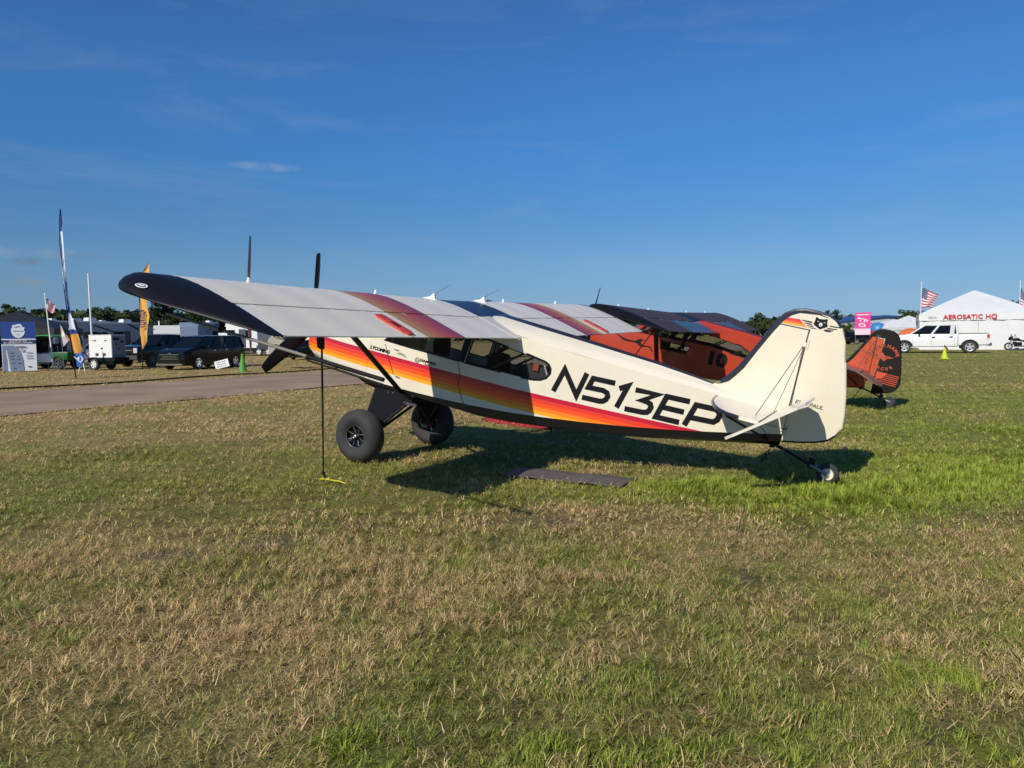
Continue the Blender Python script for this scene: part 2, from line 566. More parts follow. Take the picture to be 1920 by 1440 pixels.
def build_ground():
    def axis(lo, mid0, mid1, hi, fine):
        a = list(np.arange(mid0, mid1 + 1e-6, fine))
        g, s = mid1, fine
        while g < hi:
            s *= 1.16
            g += s
            a.append(min(g, hi))
        g, s, l = mid0, fine, []
        while g > lo:
            s *= 1.16
            g -= s
            l.append(max(g, lo))
        return np.array(l[::-1] + a)
    xs = axis(-900, -12, 14, 900, 0.16)
    ys = axis(-120, 1.0, 30, 1500, 0.16)
    X, Y = np.meshgrid(xs, ys)
    nx, ny = len(xs), len(ys)
    near = sstep(60, 25, np.hypot(X, Y))
    Zz = near * (0.05 * (fbm(X, Y, 0.7, 3) - 0.5) + 0.012 * (fbm(X, Y, 4.0, 2) - 0.5)) - 0.012
    # keep it flat where aircraft wheels and the road sit
    d = X * ROAD_N[0] + Y * ROAD_N[1]
    flat = np.clip(np.exp(-((d - (ROAD0 + ROAD1) / 2) / 5.2) ** 6), 0, 1)
    Zz = Zz * (1 - flat) - 0.03 * flat
    dry, lush = fields(X, Y)
    w = fbm(X + 3, Y - 8, 9.0, 3)
    dr2 = (0.30 + 0.62 * dry)[..., None]
    c = GREEN * 0.8 * (1 - dr2) + (0.40 * STRAW + 0.45 * BROWN) * dr2
    c = c * (1 - lush[..., None]) + LUSH * 0.8 * lush[..., None]
    # bare soil shows between the blades close up
    soil = sstep(0.45, 0.75, w) * sstep(16, 6, np.hypot(X, Y))
    c = c * (1 - 0.55 * soil[..., None]) + SOIL * 0.55 * soil[..., None]
    c = c * (0.72 + 0.10 * sstep(6, 22, np.hypot(X, Y)))[..., None]
    bare = 0.9 * bare_soil(X, Y)
    c = c * (1 - bare[..., None]) + np.array([0.12, 0.098, 0.085]) * bare[..., None]
    me = bpy.data.meshes.new("ground")
    idx = np.arange(nx * ny).reshape(ny, nx)
    q = np.stack([idx[:-1, :-1], idx[:-1, 1:], idx[1:, 1:], idx[1:, :-1]], -1).reshape(-1, 4)
    me.vertices.add(nx * ny)
    me.vertices.foreach_set("co", np.stack([X, Y, Zz], -1).astype(np.float32).ravel())
    me.loops.add(q.size)
    me.loops.foreach_set("vertex_index", q.astype(np.int32).ravel())
    me.polygons.add(len(q))
    me.polygons.foreach_set("loop_start", np.arange(0, q.size, 4, dtype=np.int32))
    me.update(calc_edges=True)
    at = me.attributes.new("Col", 'FLOAT_COLOR', 'POINT')
    at.data.foreach_set("color", np.concatenate([c, np.ones((ny, nx, 1))], -1).astype(np.float32).ravel())
    me.shade_smooth()
    m = bpy.data.materials.new("turf_ground")
    m.use_nodes = True
    t = m.node_tree
    b = t.nodes['Principled BSDF']
    b.inputs['Roughness'].default_value = 0.95
    b.inputs['Specular IOR Level'].default_value = 0.1
    a = t.nodes.new("ShaderNodeAttribute")
    a.attribute_name = "Col"
    tc = t.nodes.new("ShaderNodeTexCoord")
    facs = []
    for sc, det, lo, hi in ((26.0, 6, 0.45, 1.55), (3.2, 6, 0.72, 1.28)):
        n = t.nodes.new("ShaderNodeTexNoise")
        n.inputs['Scale'].default_value = sc
        n.inputs['Detail'].default_value = det
        n.inputs['Roughness'].default_value = 0.65
        mp = t.nodes.new("ShaderNodeMapping")
        mp.inputs['Scale'].default_value = (1, 0.8, 1)
        t.links.new(tc.outputs['Object'], mp.inputs[0])
        t.links.new(mp.outputs[0], n.inputs['Vector'])
        mr = t.nodes.new("ShaderNodeMapRange")
        mr.inputs['From Min'].default_value = 0.3
        mr.inputs['From Max'].default_value = 0.7
        mr.inputs['To Min'].default_value = lo
        mr.inputs['To Max'].default_value = hi
        t.links.new(n.outputs['Fac'], mr.inputs['Value'])
        facs.append((mr, n))
    mu = t.nodes.new("ShaderNodeMath")
    mu.operation = 'MULTIPLY'
    t.links.new(facs[0][0].outputs[0], mu.inputs[0])
    t.links.new(facs[1][0].outputs[0], mu.inputs[1])
    sc_ = t.nodes.new("ShaderNodeVectorMath")
    sc_.operation = 'SCALE'
    t.links.new(a.outputs['Color'], sc_.inputs[0])
    t.links.new(mu.outputs[0], sc_.inputs['Scale'])
    t.links.new(sc_.outputs[0], b.inputs['Base Color'])
    bp = t.nodes.new("ShaderNodeBump")
    bp.inputs['Strength'].default_value = 0.9
    bp.inputs['Distance'].default_value = 0.05
    t.links.new(facs[0][1].outputs['Fac'], bp.inputs['Height'])
    t.links.new(bp.outputs[0], b.inputs['Normal'])
    me.materials.append(m)
    o = bpy.data.objects.new("ground", me)
    COL.objects.link(o)
    return tag(o, 'mown green and straw coloured airfield turf', None, kind='structure')

build_ground()

def build_road():
    mb = MB()
    n = 90
    prev = None
    for i in range(n + 1):
        s = -30 + 330 * (i / n) ** 1.5
        row = []
        for k, dd in enumerate((ROAD0, ROAD0 + 2, (ROAD0 + ROAD1) / 2, ROAD1 - 2, ROAD1)):
            j = 0.0
            if k in (0, 4):
                j = 0.55 * (float(vnoise(np.array([s * 0.6 + k]), np.array([3.0]))[0]) - 0.5) + 0.3 * (float(vnoise(np.array([s * 2.7]), np.array([k + 9.0]))[0]) - 0.5)
            p = ROAD_D * s + ROAD_N * (dd + j)
            z = (0.002, 0.014, 0.02, 0.014, 0.002)[k]
            row.append((p[0], p[1], z))
        base = len(mb.v)
        mb.v += row
        if prev is not None:
            for k in range(4):
                mb.f.append((prev + k, prev + k + 1, base + k + 1, base + k))
                mb.mi.append(0)
        prev = base
    m = mat("worn_asphalt", '#9b856f', 0.9, var=0.20, vscale=0.5, bump=0.25, bscale=60, spec=0.15)
    o = mb.build("road", m)
    return tag(o, 'worn purplish grey asphalt taxiway', None, kind='structure')

build_road()

def blades(name, n, ylo, yhi, seg, hmin, hmax, wmin, wmax, label, mode='turf', margin=1.6, power=1.0):
    """n separate leaf blades spread over the strip of field ylo..yhi metres ahead of the viewpoint"""
    r = rng
    out = []
    need = n
    slope = 0.78
    while need > 0:
        m = int(need * 1.6) + 100
        y = (r.random(m) * (yhi ** 2 - ylo ** 2) + ylo ** 2) ** 0.5
        x = (r.random(m) * 2 - 1) * (slope * y + margin)
        d = x * ROAD_N[0] + y * ROAD_N[1]
        e = 0.9 * (vnoise(x * 1.5, y * 1.5) - 0.5) + 0.3 * (vnoise(x * 6, y * 6) - 0.5)
        ok = (d > ROAD1 + e) | (d < ROAD0 + e)
        dry, lush = fields(x, y)
        if mode == 'weed':
            ok &= r.random(m) < np.clip(lush * 1.5 - 0.35, 0, 1) * (0.06 + 1.2 * sstep(0.42, 0.68, fbm(x - 3, y + 5, 3.2, 3)))
        else:
            clump = fbm(x + 9, y, 5.0, 2)
            ok &= r.random(m) < (0.35 + 1.1 * sstep(0.25, 0.7, clump)) * (1 - 0.93 * bare_soil(x, y))
        # the mats and wheels keep the grass down
        ok &= ~((np.abs((x - 0.67) * 0.855 - (y - 8.85) * 0.519) < 0.72 + 0.1 * e) & (np.abs((x - 0.67) * 0.519 + (y - 8.85) * 0.855) < 0.19 + 0.22 * e))
        out.append(np.stack([x, y, dry, lush], -1)[ok])
        need -= int(ok.sum())
        if m > 4000000:
            break
    a = np.concatenate(out)[:n]
    n = len(a)
    x, y, dry, lush = a.T
    # part of the blades stand together in tufts and lean outwards from them
    tuft = r.random(n) < (0.55 if mode == 'weed' else 0.42)
    cell = 0.075 + 0.012 * y if mode != 'weed' else 0.10 + 0.012 * y
    jx, jy = np.floor(x / cell), np.floor(y / cell)
    h1 = np.modf(np.abs(np.sin(jx * 127.1 + jy * 311.7) * 43758.5453))[0]
    h2 = np.modf(np.abs(np.sin(jx * 269.5 + jy * 183.3) * 43758.5453))[0]
    tx, ty = (jx + 0.15 + 0.7 * h1) * cell, (jy + 0.15 + 0.7 * h2) * cell
    pull = np.where(tuft, r.uniform(0.55, 0.97, n), 0.0)
    ox, oy = x - tx, y - ty
    x, y = x - ox * pull, y - oy * pull
    u = r.random(n)
    # each tuft is mostly of one kind
    pd = np.clip(dry * 1.05 + np.where(tuft, 0.65 * (np.modf(h1 * 7.31)[0] - 0.5), 0), 0.05, 0.95)
    straw = u < pd
    h = hmin + (hmax - hmin) * r.random(n) ** 1.5
    swirl = 2 * PI * 2.2 * fbm(x * 1.0 + 31, y * 1.0, 0.8, 3)
    az = np.where(tuft, np.arctan2(oy, ox) + r.normal(0, 0.5, n), swirl + r.normal(0, 1.1, n))
    lean = np.where(straw, r.uniform(0.85, 1.55, n), r.uniform(0.45, 1.45, n))
    h = h * np.where(straw, 1.15, 0.9 + 0.5 * lush)
    if mode == 'weed':
        lean = r.uniform(0.15, 1.25, n)
        straw &= r.random(n) < 0.12
        h = h * (0.4 + 0.6 * lush) * (0.5 + 0.9 * sstep(0.4, 0.7, fbm(x - 3, y + 5, 3.2, 3)))
    w = r.uniform(wmin, wmax, n)
    z0 = np.full(n, -0.02)
    flat = (straw | (r.random(n) < 0.3)) & (r.random(n) < 0.42) & (mode != 'weed')
    lean = np.where(flat, r.uniform(1.38, 1.6, n), lean)
    h = h * np.where(flat, 1.55, 1.0)
    az = np.where(flat, r.random(n) * 2 * PI, az)
    z0 = np.where(flat, r.uniform(0.0, 0.03, n), z0)
    t = r.random((n, 1))
    cs = STRAW * (0.55 + 0.75 * t)
    cs = np.where(r.random((n, 1)) < 0.28, BROWN * (0.6 + 0.7 * t), cs)
    cg = GREEN * (0.5 + 0.95 * t) + np.array([0.075, 0.045, 0.004]) * r.random((n, 1)) ** 2
    cl = LUSH * (0.6 + 0.75 * t) + np.array([0.07, 0.03, 0.0]) * r.random((n, 1)) * 0.6
    lm = np.clip(lush * 1.2, 0, 1)[:, None]
    cg = cg * (1 - lm) + cl * lm
    c = np.where(straw[:, None], cs, cg)
    dx, dy = np.cos(az), np.sin(az)
    px, py = -dy, dx
    base = np.stack([x, y, z0], -1)
    side = np.stack([px, py, np.zeros(n)], -1) * (w / 2)[:, None]
    dirh = np.stack([dx, dy, np.zeros(n)], -1)
    up = np.array([0, 0, 1.0])
    bend = lean * r.uniform(0.9, 1.5, n)
    mid = base + (dirh * np.sin(lean * 0.6)[:, None] + up * np.cos(lean * 0.6)[:, None]) * (h * 0.55)[:, None]
    tip = mid + (dirh * np.sin(np.minimum(bend, 1.75))[:, None] + up * np.cos(np.minimum(bend, 1.75))[:, None]) * (h * 0.45)[:, None]
    tip[:, 2] = np.maximum(tip[:, 2], 0.006)
    if seg == 2:
        V = np.stack([base - side, base + side, mid - side * 0.8, mid + side * 0.8, tip], 1)
        k = 5
        quad = np.array([[0, 1, 3, 2]])
        tri = np.array([[2, 3, 4]])
    else:
        V = np.stack([base - side, base + side, tip], 1)
        k = 3
        quad = np.zeros((0, 4), int)
        tri = np.array([[0, 1, 2]])
    off = (np.arange(n) * k)[:, None, None]
    lq = (quad[None] + off).reshape(n, -1)
    lt = (tri[None] + off).reshape(n, -1)
    loops = np.concatenate([lq, lt], 1)
    starts = (np.arange(n) * loops.shape[1])[:, None] + np.array([0, 4] if seg == 2 else [0])[None]
    me = bpy.data.meshes.new(name)
    me.vertices.add(n * k)
    me.vertices.foreach_set("co", V.astype(np.float32).ravel())
    me.loops.add(loops.size)
    me.loops.foreach_set("vertex_index", loops.astype(np.int32).ravel())
    me.polygons.add(starts.size)
    me.polygons.foreach_set("loop_start", starts.astype(np.int32).ravel())
    me.update(calc_edges=True)
    at = me.attributes.new("Col", 'FLOAT_COLOR', 'POINT')
    cc = np.repeat(np.concatenate([c, np.ones((n, 1))], 1)[:, None], k, 1)
    at.data.foreach_set("color", cc.astype(np.float32).ravel())
    me.materials.append(MATS['blade'])
    o = bpy.data.objects.new(name, me)
    COL.objects.link(o)
    tag(o, label, None, kind='stuff')
    return o

def blade_material():
    m = bpy.data.materials.new("grass_blade")
    m.use_nodes = True
    t = m.node_tree
    b = t.nodes['Principled BSDF']
    b.inputs['Roughness'].default_value = 0.6
    b.inputs['Specular IOR Level'].default_value = 0.25
    a = t.nodes.new("ShaderNodeAttribute")
    a.attribute_name = "Col"
    t.links.new(a.outputs['Color'], b.inputs['Base Color'])
    tr = t.nodes.new("ShaderNodeBsdfTranslucent")
    t.links.new(a.outputs['Color'], tr.inputs[0])
    mx = t.nodes.new("ShaderNodeMixShader")
    mx.inputs[0].default_value = 0.25
    t.links.new(b.outputs[0], mx.inputs[1])
    t.links.new(tr.outputs[0], mx.inputs[2])
    t.links.new(mx.outputs[0], t.nodes['Material Output'].inputs[0])
    MATS['blade'] = m

blade_material()
GRASS = 1.0
blades("grass", int(380000 * GRASS), 2.3, 6.2, 2, 0.020, 0.062, 0.0022, 0.0046, 'short mown grass and dead straw of the foreground')
blades("grass", int(300000 * GRASS), 6.2, 11.5, 2, 0.020, 0.058, 0.004, 0.0080, 'short mown grass around the parked aircraft')
blades("grass", int(230000 * GRASS), 11.5, 24, 1, 0.03, 0.085, 0.009, 0.018, 'short mown grass beyond the parked aircraft')
blades("grass", int(130000 * GRASS), 24, 62, 1, 0.03, 0.07, 0.03, 0.06, 'mown grass of the far field')
blades("weeds", int(70000 * GRASS), 6.4, 15, 2, 0.03, 0.098, 0.006, 0.013, 'taller bright green weeds by the tail wheel', mode='weed')
blades("weeds", int(6000 * GRASS), 2.3, 5.2, 2, 0.04, 0.11, 0.003, 0.007, 'tufts of fresh green grass in the foreground', mode='weed')

# ------------------------------------------------------------------ light aircraft
# body axes used below: xa aft of the main axle, y towards the pilot's left, z up
def A(xa, y, z):
    return (-xa, y, z)

def lerp(x, xs, ys):
    return float(np.interp(x, xs, ys))

def half_w(x):
    return lerp(x, [-1.75, -0.45, 1.9, 5.2], [0.30, 0.40, 0.40, 0.04])

STRIPES = ['#c31d3a', '#e5402f', '#fb5527', '#fb8423', '#fcaa28']
U_AIR = [0, .0125, .025, .05, .075, .1, .15, .2, .3, .4, .5, .6, .7, .8, .9, 1.0]
Z_UP = [.0, .0295, .042, .058, .069, .077, .0885, .0955, .1, .096, .086, .073, .057, .039, .021, .003]
U_LO = [0, .0125, .03, .06, .1, .2, .4, .6, .8, 1.0]
Z_LO = [0, .012, .018, .023, .026, .027, .023, .018, .010, .003]
WING = dict(xte=1.89, zte=1.786, chord=1.625, inc=math.tan(math.radians(3.52)), dih=0.0161)

def wing_pt(xle, c, u, y, off, thk=1.0):
    x = xle + u * c
    z = WING['zte'] + (WING['xte'] - x) * WING['inc'] + abs(y) * WING['dih'] + off * c * thk
    return A(x, y, z)

def wing_ring(y, u0, u1, xle=None, c=None, thk=1.0, n=14):
    if xle is None:
        xle, c = WING['xte'] - WING['chord'], WING['chord']
    k = np.linspace(0, 1, n)
    us = u0 + (u1 - u0) * k ** 1.6 if u0 < 0.05 else u0 + (u1 - u0) * k
    ring = [wing_pt(xle, c, u, y, lerp(u, U_AIR, Z_UP), thk) for u in us[::-1]]
    lo = [wing_pt(xle, c, u, y, -lerp(u, U_LO, Z_LO), thk) for u in us]
    if u0 < 0.05:
        lo = lo[1:]
    return ring + lo

def ramp_nodes(t, coord, name_cols, base_col):
    """constant colour ramp over 0..1 of coord: bands on a base colour"""
    r = t.nodes.new("ShaderNodeValToRGB")
    r.color_ramp.interpolation = 'CONSTANT'
    el = r.color_ramp.elements
    el[0].position = 0.0
    el[0].color = srgb(base_col) + (1,)
    el[1].position = 0.999
    el[1].color = srgb(base_col) + (1,)
    for pos, c in name_cols:
        e = el.new(pos)
        e.color = srgb(c) + (1,)
    t.links.new(coord, r.inputs[0])
    return r

def mnode(t, op, a=None, b=None, c=None, clamp=False):
    n = t.nodes.new("ShaderNodeMath")
    n.operation = op
    n.use_clamp = clamp
    for i, v in enumerate((a, b, c)):
        if v is None:
            continue
        if isinstance(v, (int, float)):
            n.inputs[i].default_value = v
        else:
            t.links.new(v, n.inputs[i])
    return n.outputs[0]

def fuselage_paint(name, base, stripes=True, belly='#0b0a0c'):
    m = mat(name, base, 0.26, coat=0.35)
    t = m.node_tree
    b = t.nodes['Principled BSDF']
    tc = t.nodes.new("ShaderNodeTexCoord")
    s = t.nodes.new("ShaderNodeSeparateXYZ")
    t.links.new(tc.outputs['Object'], s.inputs[0])
    x = mnode(t, 'MULTIPLY', s.outputs['X'], -1.0)
    x2 = mnode(t, 'MULTIPLY', x, x)
    z = s.outputs['Z']
    col = None
    if stripes:
        # top of the stripes climbs slowly towards the tail
        top = mnode(t, 'ADD', mnode(t, 'MULTIPLY_ADD', x, 0.012, 1.098), mnode(t, 'MULTIPLY', x2, 0.0038))
        d = mnode(t, 'SUBTRACT', top, z)
        f = mnode(t, 'MULTIPLY_ADD', d, 1 / 0.40, 0.2, clamp=True)
        pos = [0.2, 0.2 + .056 / .4, 0.2 + .106 / .4, 0.2 + .156 / .4, 0.2 + .206 / .4]
        bands = [(p, c) for p, c in zip(pos, STRIPES)] + [(0.2 + 0.255 / 0.40, base)]
        col = ramp_nodes(t, f, bands, base).outputs[0]
    else:
        rgb = t.nodes.new("ShaderNodeRGB")
        rgb.outputs[0].default_value = srgb(base) + (1,)
        col = rgb.outputs[0]
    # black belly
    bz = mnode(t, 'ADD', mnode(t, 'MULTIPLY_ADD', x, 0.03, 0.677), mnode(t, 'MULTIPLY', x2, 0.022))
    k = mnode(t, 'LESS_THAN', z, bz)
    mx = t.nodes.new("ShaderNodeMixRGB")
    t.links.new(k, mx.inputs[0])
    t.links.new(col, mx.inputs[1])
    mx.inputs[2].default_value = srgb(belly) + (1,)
    # faint handling marks and dust
    nd = t.nodes.new("ShaderNodeTexNoise")
    nd.inputs['Scale'].default_value = 1.7
    nd.inputs['Detail'].default_value = 7
    nd.inputs['Roughness'].default_value = 0.7
    t.links.new(tc.outputs['Object'], nd.inputs['Vector'])
    mrd = t.nodes.new("ShaderNodeMapRange")
    mrd.inputs['From Min'].default_value = 0.3
    mrd.inputs['From Max'].default_value = 0.7
    mrd.inputs['To Min'].default_value = 0.94
    mrd.inputs['To Max'].default_value = 1.03
    t.links.new(nd.outputs['Fac'], mrd.inputs['Value'])
    sd = t.nodes.new("ShaderNodeVectorMath")
    sd.operation = 'SCALE'
    t.links.new(mx.outputs[0], sd.inputs[0])
    t.links.new(mrd.outputs[0], sd.inputs['Scale'])
    t.links.new(sd.outputs[0], b.inputs['Base Color'])
    # fabric: very slight unevenness
    n = t.nodes.new("ShaderNodeTexNoise")
    n.inputs['Scale'].default_value = 2.2
    n.inputs['Detail'].default_value = 3
    t.links.new(tc.outputs['Object'], n.inputs['Vector'])
    bp = t.nodes.new("ShaderNodeBump")
    bp.inputs['Strength'].default_value = 0.12
    bp.inputs['Distance'].default_value = 0.03
    t.links.new(n.outputs['Fac'], bp.inputs['Height'])
    t.links.new(bp.outputs[0], b.inputs['Normal'])
    return m

def wing_paint(name, base, stripes=True, rough=0.4, coat=0.1):
    m = mat(name, base, rough, coat=coat)
    t = m.node_tree
    b = t.nodes['Principled BSDF']
    tc = t.nodes.new("ShaderNodeTexCoord")
    s = t.nodes.new("ShaderNodeSeparateXYZ")
    t.links.new(tc.outputs['Object'], s.inputs[0])
    if stripes:
        y = mnode(t, 'ABSOLUTE', s.outputs['Y'])
        f = mnode(t, 'MULTIPLY_ADD', mnode(t, 'SUBTRACT', y, 1.78), 1 / 1.0, 0.1, clamp=True)
        bands = [(0.1 + i * 0.148, c) for i, c in enumerate(['#96303c', '#a83e36', '#b15034', '#ba6c36', '#c0883e'])] + [(0.1 + 0.74, base)]  # fuselage stripe paints, the wing's lower light put into darker colours
        r = ramp_nodes(t, f, bands, base)
        t.links.new(r.outputs[0], b.inputs['Base Color'])
    # ribs and fabric: faint chordwise relief
    w = t.nodes.new("ShaderNodeTexWave")
    w.wave_type = 'BANDS'
    w.bands_direction = 'Y'
    w.inputs['Scale'].default_value = 0.55
    w.inputs['Distortion'].default_value = 0.0
    t.links.new(tc.outputs['Object'], w.inputs['Vector'])
    n = t.nodes.new("ShaderNodeTexNoise")
    n.inputs['Scale'].default_value = 3.0
    t.links.new(tc.outputs['Object'], n.inputs['Vector'])
    rib = mnode(t, 'LESS_THAN', mnode(t, 'PINGPONG', s.outputs['Y'], 0.165), 0.014)
    h = mnode(t, 'ADD', mnode(t, 'MULTIPLY_ADD', n.outputs['Fac'], 0.5, w.outputs['Fac']), mnode(t, 'MULTIPLY', rib, 0.10))
    bp = t.nodes.new("ShaderNodeBump")
    bp.inputs['Strength'].default_value = 0.16
    bp.inputs['Distance'].default_value = 0.03
    t.links.new(h, bp.inputs['Height'])
    t.links.new(bp.outputs[0], b.inputs['Normal'])
    return m

def side_plate(name, loops, m, root, sgn=1, off=0.0, cuts=(1.9,), parent=None):
    """flat outlines (xa, z) laid on the fuselage side wall"""
    tri = tessellate_polygon([[Vector((u, v, 0)) for u, v in lp] for lp in loops])
    pts = [p for lp in loops for p in lp]
    bm = bmesh.new()
    vs = [bm.verts.new((u, 0, v)) for u, v in pts]
    for f in tri:
        try:
            bm.faces.new([vs[i] for i in f])
        except ValueError:
            pass
    for c in cuts:
        bmesh.ops.bisect_plane(bm, geom=bm.verts[:] + bm.edges[:] + bm.faces[:], plane_co=(c, 0, 0), plane_no=(1, 0, 0))
    for v in bm.verts:
        v.co = A(v.co.x, sgn * (half_w(v.co.x) + off), v.co.z)
    me = bpy.data.meshes.new(name)
    bm.normal_update()
    for f in bm.faces:
        if f.normal.y * sgn < 0:
            f.normal_flip()
    bm.to_mesh(me)
    bm.free()
    me.materials.append(m)
    o = bpy.data.objects.new(name, me)
    COL.objects.link(o)
    o.parent = parent or root
    return o

def strokes_on_side(name, lines, width, m, root, sgn=1, off=0.003, yfun=None, closed=False, parent=None):
    mb = MB()
    yf = yfun or (lambda x, z: half_w(x))
    for pts in lines:
        p = list(pts)
        # short steps so the band follows the wall
        q = []
        for a, b in zip(p[:-1], p[1:]):
            k = max(1, int(math.hypot(b[0] - a[0], b[1] - a[1]) / 0.4))
            q += [(a[0] + (b[0] - a[0]) * i / k, a[1] + (b[1] - a[1]) * i / k) for i in range(k)]
        q.append(p[-1])
        L, R = stroke2d(q, width)
        n = len(L)
        ring = []
        for l, r in zip(L, R):
            ring.append([A(l.x, sgn * (yf(l.x, l.y) + off), l.y), A(r.x, sgn * (yf(r.x, r.y) + off), r.y)])
        mb.loft(ring, closed=False)
    o = mb.build(name, m, parent or root, smooth=None, recalc=False)
    return o

def polys_on_side(name, polys, m, root, sgn, y, parent=None):
    mb = MB()
    for p in polys:
        tri = tessellate_polygon([[Vector((u, v, 0)) for u, v in p]])
        mb.add([A(u, sgn * y, v) for u, v in p], [tuple(t) for t in tri])
    return mb.build(name, m, parent or root, smooth=None, recalc=False)

LETTERS = {
    'N': [[[2.448, 1.235], [2.54, 1.541], [2.753, 1.255], [2.828, 1.562]]],
    '5': [[[3.2, 1.526], [2.919, 1.518], [2.882, 1.394], [3.073, 1.402], [3.125, 1.385], [3.145, 1.345], [3.130, 1.301], [3.095, 1.27], [3.05, 1.26], [2.828, 1.254]]],
    '1': [[[3.262, 1.474], [3.362, 1.532], [3.278, 1.238]]],
    '3': [[[3.459, 1.509], [3.735, 1.517], [3.562, 1.404], [3.622, 1.401], [3.670, 1.385], [3.688, 1.35], [3.676, 1.305], [3.65, 1.275], [3.60, 1.262], [3.378, 1.25]]],
    'E': [[[4.118, 1.53], [3.843, 1.522], [3.767, 1.248], [4.051, 1.256]], [[3.808, 1.384], [4.078, 1.390]]],
    'P': [[[4.115, 1.238], [4.197, 1.510], [4.422, 1.516], [4.468, 1.495], [4.482, 1.455], [4.468, 1.40], [4.43, 1.362], [4.158, 1.348]]],
}
FIN_EDGE = [[4.304, 1.790], [4.39, 1.835], [4.457, 1.916], [4.544, 2.046], [4.649, 2.249], [4.768, 2.502], [4.838, 2.653], [4.897, 2.746], [4.987, 2.808],
            [5.095, 2.836], [5.237, 2.836], [5.357, 2.820], [5.435, 2.783], [5.495, 2.719], [5.555, 2.59], [5.623, 2.366], [5.709, 2.027], [5.751, 1.795],
            [5.762, 1.663], [5.728, 1.567], [5.66, 1.492], [5.558, 1.443], [5.397, 1.395], [5.205, 1.350]]
FIN_INNER = [[4.39, 1.815], [4.472, 1.863], [4.53, 1.94], [4.604, 2.055], [4.702, 2.281], [4.820, 2.532], [4.895, 2.67], [4.967, 2.752], [5.048, 2.796], [5.244, 2.815], [5.38, 2.795]]

